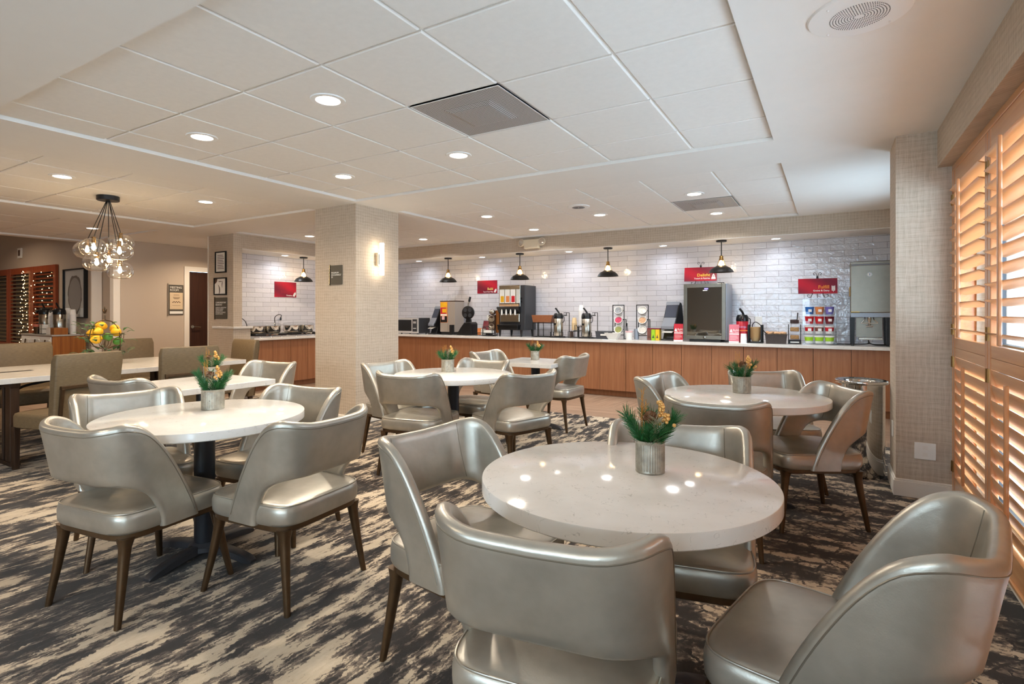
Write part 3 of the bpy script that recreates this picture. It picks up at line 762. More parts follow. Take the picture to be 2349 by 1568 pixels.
# ------------------------------------------------------------------ pine and berry arrangements
def arrangement(x,y,label,seed,r=.0475,h=.105,ph=.19,plain=False,rot=0,fine=True):
    rnd=random.Random(seed); t=thing('pine_arrangement',label,'table decoration',(x,y,TH_),rot,'pine and berry centrepieces')
    pot=MB(); N=144; rs=[]
    for z,k,rg in ((0,.97,0),(.002,1.0,0),(.006,1.0,0),(.008,.975,0),(.012,.975,1),(h*.86,.975,1),(h*.88,.975,0),(h-.008,.975,0),(h-.005,1.01,0),(h,1.01,0),(h,.95,0),(h*.82,.945,0)):
        rs.append([((r*k+(0 if plain else rg*.0011*math.sin(i*PI/2)))*math.cos(2*PI*i/N),(r*k+(0 if plain else rg*.0011*math.sin(i*PI/2)))*math.sin(2*PI*i/N),z) for i in range(N)])
    pot.rings(rs); pot.build('pot',M['galv'],t,50)
    def sprig(mb,base,tip,n,ln,rad=.0009,fl=.55):
        B,T=Vector(base),Vector(tip); ax=(T-B); 
        mb.tube([B,B.lerp(T,.5),T],.0016,4)
        for i in range(n):
            k=rnd.uniform(.12,1.0); p=B.lerp(T,k); d=Vector((rnd.gauss(0,1),rnd.gauss(0,1),rnd.gauss(0,1)))
            d=(d-ax*(d.dot(ax)/ax.length_squared)).normalized(); dirv=(d*fl+ax.normalized()*.8).normalized()
            q=p+dirv*ln*rnd.uniform(.7,1.1); mb.tube([p,q],rad,3,False,rad*.35)
    dens=170 if fine else 75; rad=.0011 if fine else .0016
    g=MB()
    for a0,lean,hh in ((205,.074,.10),(165,.080,.105),(-22,.080,.11),(12,.080,.115),(100,.05,.10),(-70,.052,.06),(245,.058,.07),(60,.055,.10)):
        a=R(a0+rnd.uniform(-12,12)); base=(.018*math.cos(a),.018*math.sin(a),h-.03)
        sprig(g,base,(lean*math.cos(a),lean*math.sin(a),h+hh*rnd.uniform(.55,.85)*ph/.19),dens,.045,rad)
    fo=g.build('pine_needles',M['pine'],t); fo['kind']='stuff'
    fz=MB(); sprig(fz,(0,-.03,h-.025),(.003,-.052,h+.075),80,.034,.0011,.9); o=fz.build('frosted_sprig',M['frost'],t); 
    c=MB(); cz=h+.075*ph/.19; cx,cy=rnd.uniform(-.014,-.004),-.028
    c.T=Matrix.Translation((cx,cy,cz))@Matrix.Rotation(R(35),4,'X')@Matrix.Rotation(R(-20),4,'Y')
    c.sphere((0,0,0),.013,10,6,(1,1,1.5))
    for lv in range(6):
        zz=-.016+lv*.0065; rr=(.011,.019,.0215,.019,.0145,.009)[lv]
        for k in range(8):
            an=2*PI*k/8+lv*.39; ca,sa=math.cos(an),math.sin(an)
            c.rings([[(rr*.4*ca-.004*sa*q,rr*.4*sa+.004*ca*q,zz+w) for q,w in ((-1,0),(1,0),(1,.002),(-1,.002))],
                     [(rr*ca-.0062*sa*q,rr*sa+.0062*ca*q,zz+.006+w) for q,w in ((-1,0),(1,0),(1,.002),(-1,.002))],
                     [(rr*1.15*ca-.002*sa*q,rr*1.15*sa+.002*ca*q,zz+.0095+w) for q,w in ((-1,0),(1,0),(1,.001),(-1,.001))]])
    c.build('pine_cone',M['cone'],t,40)
    st=MB(); bx,by=.018,-.024
    B0=Vector((bx*.6,by,h-.01)); B1=Vector((bx+.004,by-.002,h+.125*ph/.19)); st.tube([B0,B0.lerp(B1,.5),B1],.0012,4)
    bc=st.build('berry_stem',M['goldsprig'],t)
    for i in range(26):
        k=rnd.random(); ctr=Vector((bx+.006+.034*(1-k)*rnd.random(),by-.012+rnd.gauss(0,.008),h+(.055+.078*k)*ph/.19))
        ctr.x+=rnd.gauss(0,.007)*(1.1-k)
        MB().sphere(ctr,(.0070 if fine else .0082)*rnd.uniform(.85,1.12),10,7).build('berry',M['gold'],bc,60)
    gs=MB()
    for i in range(5 if fine else 4):
        B=Vector((-.026,.004,h-.01)); T=Vector((-.034+rnd.uniform(-.012,.022),rnd.uniform(-.01,.012),h+ph*rnd.uniform(.62,.92)))
        gs.tube([B,B.lerp(T,.5)+Vector((rnd.gauss(0,.004),0,0)),T],.0009,4)
        for j in range(7):
            p=B.lerp(T,.55+.45*j/7); gs.tube([p,p+Vector((rnd.gauss(0,.008),rnd.gauss(0,.006),rnd.uniform(.006,.016)))],.0007,3)
    gs.build('gold_sprig',M['goldsprig'],t)
    return t
arrangement(-.513,1.79,'ribbed tin pot of pine sprigs and gold berries on the big foreground table',3,.0475,.106,.19,rot=R(31))
arrangement(-2.905,1.720,'ribbed tin pot with pine cone and gold berries on the left front round table',8,.058,.108,.19,rot=R(50))
arrangement(-2.925,3.875,'plain pale tin pot of pine and gold berries on the middle round table',11,.058,.11,.17,True,R(40),False)
arrangement(-.50,3.865,'tin pot with pine, gold berries and tall gold sprig on the right rear table',17,.057,.108,.19,rot=R(31),fine=False)
arrangement(-2.83,5.36,'small plain tin pot of pine on the square table near the buffet',21,.05,.10,.15,True,R(31),False)
arrangement(-4.20,2.475,'pale pot with pine cone and gold berries on the square table, behind the front pot',25,.058,.10,.17,True,R(60),False)
# ------------------------------------------------------------------ tan parsons chairs and the long table
def make_tan():
    t=thing('upholstered_chair','tan chair','chair',(0,0,0),0,'tan upholstered chairs')
    b=MB(); W=.255
    def slab(y_in0,y_in1,z0,z1,wd0,wd1,th):
        rs=[]
        for k in range(13):
            f=k/12; z=z0+(z1-z0)*f; y=y_in0+(y_in1-y_in0)*f; wd=wd0+(wd1-wd0)*f
            inset=0 if f<.94 else (f-.94)/.06*.012
            rs.append([(-wd+inset,y-th+inset,z),(-wd+.012+inset,y-th-.006+inset,z),(wd-.012-inset,y-th-.006+inset,z),(wd-inset,y-th+inset,z),(wd-inset,y-.01-inset,z),(wd-.02-inset,y-inset,z),(-wd+.02+inset,y-inset,z),(-wd+inset,y-.01-inset,z)])
        return rs
    b.rings(slab(-.17,-.245,.27,.925,.245,.262,.072)); b.build('backrest',M['linen'],t,50,bevel=.008)
    s=MB(); s.rings([suploop(.25*k,.235*k,7,z,48,0,.02) for k,z in ((.95,.335),(1,.345),(1,.425),(.97,.445),(.9,.452),(.3,.458),(.02,.458))]); s.build('seat',M['linen'],t,50)
    f=MB()
    y0,y1=-.252,-.302
    for s_ in (-1,1): f.rings([[(s_*.214+a,y0-.004+b_,.27) for a,b_ in ((-.011,-.012),(.011,-.012),(.011,.01),(-.011,.01))],[(s_*.214+a,y1-.008+b_,.66) for a,b_ in ((-.011,-.012),(.011,-.012),(.011,.01),(-.011,.01))]])
    f.box(-.225,.225,-.318,-.280,.655,.682); f.build('back_rail',M['bronze'],t,bevel=.003)
    for sx in (-1,1):
        for sy in (-1,1):
            l=MB(); x=sx*.222; y=.215 if sy>0 else -.20; yb=y if sy>0 else -.245
            l.rings([[(x-.018,yb-.018,0),(x+.018,yb-.018,0),(x+.018,yb+.018,0),(x-.018,yb+.018,0)],[(x-.022,y-.022,.345),(x+.022,y-.022,.345),(x+.022,y+.022,.345),(x-.022,y+.022,.345)]]); l.build('leg',M['tablewood'],t,bevel=.003)
    return t
TAN=[(-5.40,1.95,193,'tan upholstered chair with wooden back rail, its back to us, behind the left front table'),
(-5.50,2.90,174,'tan upholstered chair with its back to us, between the fruit basket and the corner pier'),
(-6.06,3.70,-95,'tan upholstered chair at the end of the long table, before the corner pier'),
(-7.08,2.27,-2,'tan upholstered chair facing us at the far left side of the long table'),
(-7.10,3.30,-4,'tan upholstered chair facing us across the long table, right of the fruit basket')]
tp=make_tan(); index_children()
for i,(x,y,h,l) in enumerate(TAN):
    o=tp if i==0 else copy_tree(tp)
    o.location=(x,y,0); o.rotation_euler=(0,0,R(h-90)); o['label']=l
t=thing('community_table','long white communal table with slatted wooden legs at far left','table',(-6.24,2.35,0))
tt=MB().box(-.62,.62,-1.75,1.36,TH_-.045,TH_).build('table_top',M['quartz'],t,bevel=.003)
MB().box(-.035,.035,-.62,-.34,TH_-.002,TH_+.0015).build('power_slot',M['blackplastic'],t)
for sy,yb in ((-1,-.63),(1,.95)):
    for k,xk in enumerate((-.50,-.38,-.12,.12,.38,.50)):
        l=MB(); wd=.05 if k in (0,5) else .018
        l.box(xk-wd,xk+wd,yb-.03,yb+.03,.035,TH_-.045); l.build('leg',M['tablewood'],t,bevel=.003)
    MB().box(-.56,.56,yb-.035,yb+.035,0,.035).build('foot_rail',M['tablewood'],t,bevel=.003)
    MB().box(-.56,.56,yb-.035,yb+.035,TH_-.085,TH_-.045).build('top_rail',M['tablewood'],t,bevel=.003)
c=MB()
for k in range(3):
    pts=[(.30+.05*k,-.72+.05*k,.65),(.32+.03*k,-.60,.60-.02*k),(.36,-.45-.03*k,.63),(.38,-.30,.655)]
    c.tube([tuple(p) for p in cat(pts,14)],.006,6)
c.build('cable',M['blackplastic'],t,60)
# fruit basket
fx,fy=-6.42,2.66
t=thing('fruit_basket','two-tier wire fruit stand heaped with lemons and limes on the long table','fruit stand',(fx,fy,TH_)); t.scale=(1.05,1.05,1.25)
wm=MB()
for z,r in ((.06,.10),(.20,.15),(.245,.155)): wm.tube([(r*math.cos(2*PI*k/28),r*math.sin(2*PI*k/28),z) for k in range(28)],.0035,6,True)
for k in range(10):
    a=2*PI*k/10; wm.tube([(.03*math.cos(a),.03*math.sin(a),.125),(.11*math.cos(a),.11*math.sin(a),.15),(.15*math.cos(a),.15*math.sin(a),.20),(.155*math.cos(a),.155*math.sin(a),.245)],.0028,5)
for k in range(4):
    a=2*PI*k/4+.4; wm.tube([tuple(p) for p in cat([(.17*math.cos(a),.17*math.sin(a),0),(.165*math.cos(a),.165*math.sin(a),.24),(.10*math.cos(a),.10*math.sin(a),.335),(0,0,.36)],16)],.0045,6)
wm.tube([(0,0,.355),(0,0,.40)],.006,6); wm.tube([(.14*math.cos(2*PI*k/28),.14*math.sin(2*PI*k/28),.02) for k in range(28)],.0035,6,True)
wm.build('wire_frame',M['bronze'],t,60)
fl=MB(); fl.sphere((0,0,.445),.010,8,6,(1,.6,2.6))
for s in (-1,1): fl.tube([tuple(p) for p in cat([(0,0,.415),(s*.02,0,.43),(s*.038,0,.448),(s*.03,0,.425)],10)],.006,6,False,.004)
fl.tube([(-.025,0,.418),(.025,0,.418)],.005,6); fl.build('finial',M['bronze'],t,60)
rnd=random.Random(5)
def fruit(kind,p,label):
    m=MB(); rt=Matrix.Rotation(rnd.uniform(0,6),4,'Z')@Matrix.Rotation(rnd.uniform(.9,1.9),4,'X')
    if kind=='lemon':
        m.T=rt; m.lathe([(.001,-.062),(.010,-.056),(.026,-.044),(.041,-.022),(.046,0),(.041,.022),(.026,.044),(.010,.056),(.001,.062)],16); mt=M['lemon']
    else: m.T=rt; m.sphere((0,0,0),.040,16,10,(1,1,1.12)); mt=M['lime']
    o=m.build(kind,mt,None,60,loc=(fx+p[0]*1.05,fy+p[1]*1.05,TH_+p[2]*1.25-.012)); tag(o,label,kind,'fruit in the wire stand')
# towards camera is roughly (+.92,-.4)
for kind,p,l in [('lemon',(.065,-.085,.275),'large yellow lemon heaped on the left of the fruit stand top tier'),('lemon',(.10,.055,.270),'yellow lemon at the right front of the fruit stand top tier'),
 ('lemon',(.00,.085,.295),'yellow lemon at the top right of the fruit heap'),('lemon',(.0,-.03,.32),'topmost yellow lemon in the fruit heap'),('lemon',(-.07,-.07,.26),'yellow lemon at the back of the fruit stand'),
 ('lime',(.122,-.025,.232),'green lime at the front centre of the fruit stand'),('lime',(.105,.068,.195),'green lime below the lemons on the right of the stand'),
 ('lemon',(.085,-.105,.215),'small yellow lemon low on the left edge of the top tier'),('lemon',(.06,.03,.06),'yellow lemon on the lower tier of the fruit stand'),('lemon',(.03,-.07,.055),'yellow lemon on the left of the lower tier')]:
    fruit(kind,p,l)
lf=MB()
for i in range(64):
    a=rnd.uniform(0,2*PI); rr=rnd.uniform(.10,.20); z=rnd.choice([rnd.uniform(.06,.13),rnd.uniform(.17,.33)])
    p=Vector((rr*math.cos(a),rr*math.sin(a),z)); d=Vector((math.cos(a),math.sin(a),rnd.uniform(-.3,.6))).normalized(); s=d.cross(Vector((0,0,1))).normalized(); n=s.cross(d); L=rnd.uniform(.06,.09)
    rs=[]
    for k,wd in ((0,.002),(.25,.016),(.5,.022),(.75,.015),(1,.001)): 
        q=p+d*L*k+n*.012*math.sin(k*PI); rs.append([q-s*wd,q+n*.003,q+s*wd,q+n*.001])
    lf.rings(rs)
lo=lf.build('leaves',M['leaf'],t,60); lo['kind']='stuff'
# ------------------------------------------------------------------ chandelier
cx,cy=-6.555,2.746
t=thing('globe_chandelier','cluster chandelier of seven clear glass globes on black cords','chandelier',(cx,cy,0))
MB().lathe([(.0,ZT-.05),(.098,ZT-.05),(.102,ZT-.046),(.102,ZT)],36).build('canopy',M['blackcol'],t,40)
rv=Vector((math.cos(TH),math.sin(TH),0)); dv=Vector((-math.sin(TH),math.cos(TH),0)); D0=5.73
for (px,py,dd,ax) in [(215,568,-.10,-.012),(200,574,.09,-.02),(274,577,-.12,.01),(277,558,.11,.018),(222,603,-.05,-.006),(250,597,.12,.002),(275,621,-.02,.008)]:
    d=D0+dd; r=(px-CX)/F_PX*d; z=1.25+(HY-py)/F_PX*d
    P=rv*r+dv*d-Vector((cx,cy,0)); P.z=z
    gr=.122; g=MB(); pr=[]
    for k in range(2,17):
        a=PI*k/16; pr.append((gr*math.sin(a)*1.03,gr*.86*math.cos(a)))
    pr=[(.022,.108),(.022,.095)]+[p for p in pr if p[1]<.093]
    pr=[p for p in pr if p[1]>-.080]+[(.045,-.086)]
    g.lathe(pr,32,P,False,False); go=g.build('glass_globe',M['glass'],t,80)
    k=MB(); k.cyl(P+Vector((0,0,.05)),.018,.062,16); k.build('socket',M['brass'],go,40)
    b=MB(); b.lathe([(.008,.05),(.011,.035),(.019,.005),(.019,-.006),(.012,-.02),(.0,-.024)],16,P); b.build('bulb',M['bulb'],go,60)
    c=MB(); c.tube([tuple(q) for q in cat([Vector((ax*2,0,ZT-.05)),Vector((ax*2,0,ZT-.05)).lerp(P+Vector((0,0,.11)),.55),P+Vector((0,0,.11))],10)],.004,6); c.build('cord',M['black'],t,60)
# ------------------------------------------------------------------ buffet cabinets and worktops
HC=.845
ZC0=HC-.04
def cabinet(p0,p1,face,label,front):
    """p0..p1 span along the run; face='y' faces -y at y=front, face='x' faces +x at x=front"""
    if face=='y': t=thing('base_cabinet',label,'cabinet',((p0+p1)/2,front,0),0,'oak base cabinets')
    else: t=thing('base_cabinet',label,'cabinet',(front,(p0+p1)/2,0),PI/2,'oak base cabinets')
    W=(p1-p0)/2
    MB().box(-W+.001,W-.001,.022,.58,.09,ZC0).build('body',M['mocha'],t)
    MB().box(-W,W,.085,.10,0,.09).build('toe_kick',M['oak'],t)
    for s in (-1,1):
        x0,x1=(-W+.003,-.002) if s<0 else (.002,W-.003)
        d=MB(); d.box(x0,x1,0,.018,.095,ZC0-.005)
        d.build('door',M['oak'],t)
names=['beside the column, under the microwave','under the pancake batter dispenser','under the waffle maker and fruit canisters','under the juice dispenser','under the wooden box and first airpot','under the second airpot and dark basket','under the two cup racks','under the mini fridge left door and the napkin dispenser','under the red airpot and brown basket','at the window end, under the cereal cups and steel dispenser']
x=.613
labs=[]
units=[]
for k in range(10):
    units.append((x-.794,x)); x-=.794
desc=['oak base cabinet at the window end, under the steel dispenser','oak base cabinet under the brown pastry basket and red airpot','oak base cabinet under the mini fridge','oak base cabinet under the second cup rack and tea boxes','oak base cabinet under the second airpot and dark basket','oak base cabinet under the wooden box and first airpot','oak base cabinet under the juice dispenser','oak base cabinet under the waffle maker','oak base cabinet under the batter dispenser','oak base cabinet just right of the column, under the microwave']
for (a,b),d in zip(units[:-1],desc[:-1]): cabinet(a,b,'y',d,7.69)
cabinet(units[-1][0],units[-1][1],'y',desc[-1],7.69)
for a,b,d in [(5.25,5.93,'oak base cabinet under the first chafing dish, by the ledge'),(5.93,6.61,'oak base cabinet under the second chafing dish'),(6.61,7.66,'oak base cabinet in the corner, mostly behind the wallpapered column')]:
    cabinet(a,b,'x',d,-7.76)
t=MB().box(-7.715,.613,7.64,8.33,ZC0,HC).build('worktop',M['quartz'],bevel=.003); tag(t,'long white quartz worktop of the main buffet counter','worktop')
t=MB().box(-8.35,-7.715,5.23,8.33,ZC0,HC).build('worktop',M['quartz'],bevel=.003); tag(t,'white quartz worktop under the chafing dishes','worktop')
# ------------------------------------------------------------------ pendants
def pendant(x,y,label):
    t=thing('pendant_lamp',label,'pendant lamp',(x,y,2.232),0,'black dome pendants'); t.scale=(1.1,1.1,1.04)
    MB().lathe([(0,-.02),(.058,-.02),(.062,-.016),(.062,0)],24).build('canopy',M['black'],t,40)
    MB().cyl((0,0,-.20),.006,.182,10).build('stem',M['black'],t,40)
    MB().lathe([(0,-.262),(.026,-.262),(.028,-.245),(.022,-.23),(.024,-.215),(.016,-.2),(0,-.196)],18).build('socket',M['brass'],t,40)
    s=MB(); s.lathe([(.050,-.330),(.075,-.345),(.105,-.362),(.128,-.385),(.140,-.408),(.146,-.418),(.143,-.418),(.136,-.406),(.124,-.384),(.102,-.364),(.075,-.349),(.048,-.334)],36,(0,0,0),False,False); s.rings([[(.050*math.cos(2*PI*i/36),.050*math.sin(2*PI*i/36),-.330) for i in range(36)],[(.048*math.cos(2*PI*i/36),.048*math.sin(2*PI*i/36),-.334) for i in range(36)]],True,False,False)
    s.build('lamp_shade',M['black'],t,40)
    n=MB()
    for k in range(4):
        a=2*PI*k/4+.5; n.tube([(.024*math.cos(a),.024*math.sin(a),-.255),(.038*math.cos(a),.038*math.sin(a),-.30),(.050*math.cos(a),.050*math.sin(a),-.332)],.005,6)
    n.build('shade_holder',M['brass'],t,60)
    MB().lathe([(.010,-.262),(.020,-.28),(.030,-.305),(.031,-.32),(.022,-.343),(0,-.352)],16).build('bulb',M['bulb'],t,60)
    ld=bpy.data.lights.new('pendant_bulb','POINT'); ld.energy=P_PEND; ld.color=(1,.76,.48); ld.shadow_soft_size=.03
    lo=bpy.data.objects.new('pendant_bulb',ld); C.objects.link(lo); lo.parent=t; lo.location=(0,0,-.375)
for x,y,l in [(-5.925,7.86,'black dome pendant nearest the column, over the batter dispenser'),(-4.436,7.86,'black dome pendant over the juice dispenser, above the Build sign side'),(-2.898,7.86,'black dome pendant over the two cup racks'),(-1.275,7.86,'black dome pendant over the fridge, overlapping the Delight sign'),(-8.05,6.42,'black dome pendant over the chafing dishes in the left nook')]:
    pendant(x,y,l)
# ------------------------------------------------------------------ things on the main counter (each built about its own base)
def at(x,y,name,label,cat_,rot=0,group=None): return thing(name,label,cat_,(x,y,HC),rot,group)
# microwave
t=at(-6.84,7.99,'microwave','silver microwave with dark window at the column end of the counter','microwave')
MB().box(-.255,.255,-.16,.17,.015,.30).build('body',M['charcoal'],t,bevel=.008)
MB().box(-.255,.255,-.185,-.16,.015,.30).build('front_panel',simple('silver_paint',(206,202,198),.3,.2),t,bevel=.006)
MB().box(-.225,.10,-.19,-.184,.055,.265).build('door_window',M['blackplastic'],t,bevel=.004)
MB().box(.125,.235,-.19,-.184,.045,.275).build('control_panel',M['charcoal'],t,bevel=.003)
for k,z in enumerate((.22,.20,.10)): MB().box(.145,.215,-.193,-.189,z,z+.012).build('button_row',M['white'],t)
for sx in (-.2,.2):
    for sy in (-.12,.12): MB().cyl((sx,sy,0),.015,.016,10).build('foot',M['black'],t,40)
# napkin dispensers
def napkin(x,y,label,rot,sc=1.0):
    t=at(x,y,'napkin_dispenser',label,'napkin dispenser',rot,'dark napkin dispensers')
    W=.105*sc
    def P(u,v,d): return (d,u*sc,v*sc)
    MB().prism([(-.13,0),(.14,0),(.14,.02),(.16,.30),(.13,.50),(.10,.545),(.07,.55),(.03,.50),(-.08,.24),(-.12,.20),(-.12,.155),(-.02,.15),(-.06,.02),(-.13,.02)],P,-W,W).build('housing',M['blackplastic'],t,bevel=.01)
    MB().prism([(.052,.548),(.026,.50),(-.045,.335),(-.038,.332),(.034,.498),(.060,.543)],P,-W*.86,W*.86).build('smoke_window',M['smoke'],t)
    MB().prism([(-.047,.33),(-.128,.205),(-.128,.165),(-.10,.165),(-.10,.20),(-.038,.327)],P,-W*.9,W*.9).build('nose_cover',M['greysilver'],t,bevel=.006)
    MB().prism([(-.14,.11),(-.05,.145),(-.05,.15),(-.145,.118)],P,-W*.75,W*.75).build('napkins',M['paperwhite'],t)
    n=MB().prism([(.0555,.56),(.03,.51),(.026,.512),(.05,.562)],P,-W,W); n.build('top_band',M['greysilver'],t)
M['greysilver']=simple('silver_plastic',(150,156,166),.3,.3)
napkin(-6.33,8.02,'dark napkin dispenser between the microwave and the batter dispenser',R(-18),.92)
napkin(-1.985,8.02,'dark napkin dispenser beside the mini fridge, with a napkin hanging out',R(-14),1.0)
# batter dispenser with cups on top
t=at(-5.98,8.03,'batter_dispenser','tall steel batter dispenser with a waffle picture on its front','dispenser',R(2))
MB().box(-.165,.165,-.12,.17,.05,.60).build('body',M['steelgrey'] if 'steelgrey' in M else simple('satin_grey',(196,186,174),.35,.6),t,bevel=.006)
MB().box(-.168,.168,-.125,.175,.60,.618).build('lid',M['mocha'],t,bevel=.004)
p=MB(); p.m=0; p.box(-.155,.0,-.128,-.121,.22,.595); p.m=1; p.box(-.15,-.005,-.1295,-.127,.50,.585); p.m=2; p.box(-.15,-.03,-.1295,-.127,.38,.49); p.m=1; p.box(-.11,-.02,-.131,-.1295,.40,.47); p.m=4; p.box(-.15,-.01,-.1295,-.127,.345,.372); p.m=3; p.box(-.15,-.005,-.1295,-.127,.225,.335)
p.build('picture_panel',[M['orange'],M['lemon'],M['red2'],M['blackplastic'],M['white']],t)
MB().box(-.115,-.06,-.135,-.128,.27,.335).build('batter_cup_picture',M['pinkcup'],t)
MB().box(-.16,.01,-.128,-.12,.055,.21).build('spout_cover',simple('satin_grey',(196,186,174),.35,.6),t,bevel=.01)
MB().box(-.15,.15,-.11,.16,0,.05).build('plinth',M['black'],t)
def cup_stack(x,y,z,n,r,label,mat,name='cup_stack',cat_='cups',group=None,inv=True,hh=.09,step=.012,r2=None):
    t=tag(MB().build(name,mat),label,cat_,group) if False else None
    m=MB(); r2=r2 or r*.72; rs=[]
    prof=[]
    for k in range(n):
        b=k*step
        prof+=[(r,b),(r*1.04,b+.003),(r*.99,b+.006)]
    top=(n-1)*step
    prof+=[(r2,top+hh),(r2*.97,top+hh+.001)]
    m.lathe(prof,22); o=m.build(name,mat,None,40,loc=(x,y,z)); tag(o,label,cat_,group); return o
cup_stack(-6.03,8.02,HC+.618,3,.042,'left of two clear cup stacks on the batter dispenser',M['acrylic'],'cup_stack','cups','clear cup stacks')
cup_stack(-5.93,8.04,HC+.618,4,.040,'right of two clear cup stacks on the batter dispenser',M['acrylic'],'cup_stack','cups','clear cup stacks',hh=.10)
# waffle maker
t=at(-5.56,7.94,'waffle_maker','black flip waffle maker standing open with a round four-hole plate','waffle maker',R(6))
def Q(u,v,d): return (u,d,v)
MB().prism([(-.15,0),(.15,0),(.15,.20),(.12,.235),(.0,.225),(-.06,.15),(-.15,.02)],Q,-.12,.12).build('base',M['black'],t,bevel=.012)
MB().prism([(-.145,.035),(-.07,.145),(-.06,.138),(-.135,.03)],Q,-.10,.10).build('control_panel',M['charcoal'],t)
d=MB(); d.T=Matrix.Translation((.03,-.02,.40))@Matrix.Rotation(PI/2,4,'X'); d.lathe([(.10,-.025),(.117,-.02),(.12,0),(.117,.02),(.108,.024)],36); pl=d.build('round_plate',M['black'],t,40)
for sx in (-1,1):
    for sz in (-1,1):
        d=MB(); d.T=Matrix.Translation((.03+sx*.047,-.045,.40+sz*.047))@Matrix.Rotation(PI/2,4,'X'); d.lathe([(.036,0),(.036,.003),(.028,.003),(.026,-.006),(.0,-.006)],20); d.build('cooking_ring',M['charcoal'],pl,40)
MB().prism([(-.02,.225),(.08,.225),(.07,.29),(-.01,.29)],Q,-.03,.03).build('hinge_arm',M['black'],t,bevel=.006)
h=MB(); h.tube([(.03,-.02,.51),(.035,-.02,.56),(.05,-.02,.60)],.012,10); h.build('handle_stem',M['steel'],t,50)
h=MB(); h.tube([(.05,-.02,.595),(.072,-.02,.68)],.019,12); h.build('handle_grip',M['blackplastic'],t,50)
t=at(-5.86,7.90,'timer_box','small black box left of the waffle maker base','box'); MB().box(-.03,.03,-.05,.05,0,.18).build('housing',M['black'],t,bevel=.004)
t=at(-5.24,8.06,'tablet_sign','small tilted tablet sign behind the waffle maker','sign'); tb=MB(); tb.T=Matrix.Translation((0,0,.05))@Matrix.Rotation(R(-18),4,'X'); tb.box(-.09,.09,-.008,.008,0,.22); tb.build('frame',M['greysilver'],t,bevel=.004); tb=MB(); tb.T=Matrix.Translation((0,0,.05))@Matrix.Rotation(R(-18),4,'X'); tb.box(-.08,.08,-.011,-.007,.012,.208); tb.build('screen',M['maroon'],t); MB().box(-.09,.09,-.03,.07,0,.05).build('base',M['black'],t)
t=at(-5.19,7.86,'condiment_rack','low black wire rack holding an orange label and small packets','rack')
for z in (.012,.05): 
    m=MB(); m.tube([(-.09,-.05,z),(.09,-.05,z),(.09,.05,z),(-.09,.05,z)],.005,6,True); m.build('wire_ring',M['black'],t)
m=MB()
for x_ in (.05,.09): m.tube([(x_,-.05,0),(x_,-.05,.16),(x_+.03,-.05,.16)],.005,6)
m.tube([(.02,.05,.16),(.11,.05,.16)],.005,6); m.build('wire_post',M['black'],t)
MB().box(-.07,-.01,-.04,.04,.01,.13).build('packet_box',M['orange'],t,bevel=.003); MB().box(-.005,.05,-.03,.04,.01,.12).build('packet_box',M['paperwhite'],t,bevel=.003)
def tilted_rack(x,y,label,fills,rot=0):
    t=at(x,y,'cup_rack',label,'rack',rot,'racks of tilted round cups')
    m=MB(); W=.085; H=.52
    for s in (-1,1): m.box(s*W-.006,s*W+.006,-.006,.006,0,H); m.box(s*W-.006,s*W+.006,-.006,.17,0,.012); m.box(s*W-.006,s*W+.006,.158,.17,0,.30)
    m.box(-W,W,-.006,.006,H-.012,H); m.box(-W,W,-.006,.006,.055,.066); m.box(-W,W,.158,.17,.29,.30)
    for k in range(3):
        z=.145+k*.145
        for s in (-1,1): m.box(min(s*W,s*.055),max(s*W,s*.055),-.008,.008,z-.004,z+.004)
    m.build('wire_frame',M['black'],t)
    for k,f in enumerate(fills):
        z=.145+k*.145
        T=Matrix.Translation((0,-.015,z))@Matrix.Rotation(R(62),4,'X')
        b=MB(); b.T=T; b.lathe([(.0,-.115),(.045,-.115),(.058,0),(.066,.004),(.066,.012),(.058,.012),(.052,0),(.042,-.03),(.0,-.03)],28); c=b.build('cup',M['white'],t,40)
        r=MB(); r.T=T; r.tube([(.064*math.cos(2*PI*i/28),.064*math.sin(2*PI*i/28),-.006) for i in range(28)],.005,6,True); r.build('ring',M['black'],c)
        q=MB(); q.T=T; q.lathe([(.0535,-.008),(.03,.0),(.0,.004)],20); q.build('contents',f,c,60)
M['packets']=simple('grey_packets',(150,152,156),.6,grain=.6,gscale=60,bump=1); M['pinkpk']=simple('pink_packets',(206,60,96),.5,grain=.3,gscale=60,bump=1); M['oliv']=simple('olive_packets',(150,150,84),.6,grain=.3,gscale=60,bump=1)
M['creamer']=simple('creamers',(224,216,206),.5,grain=.25,gscale=50,bump=1); M['peachpk']=simple('peach_packets',(220,170,130),.5,grain=.4,gscale=50,bump=1); M['whitepk']=simple('white_packets',(226,222,212),.5,grain=.3,gscale=40,bump=1)
tilted_rack(-2.77,7.97,'black wire rack of three tilted cups, the middle one pink, left of the pair',[M['oliv'],M['pinkpk'],M['packets']],R(8))
tilted_rack(-2.40,7.97,'black wire rack of three tilted cups of creamers, right of the pair',[M['creamer'],M['peachpk'],M['whitepk']],R(8))
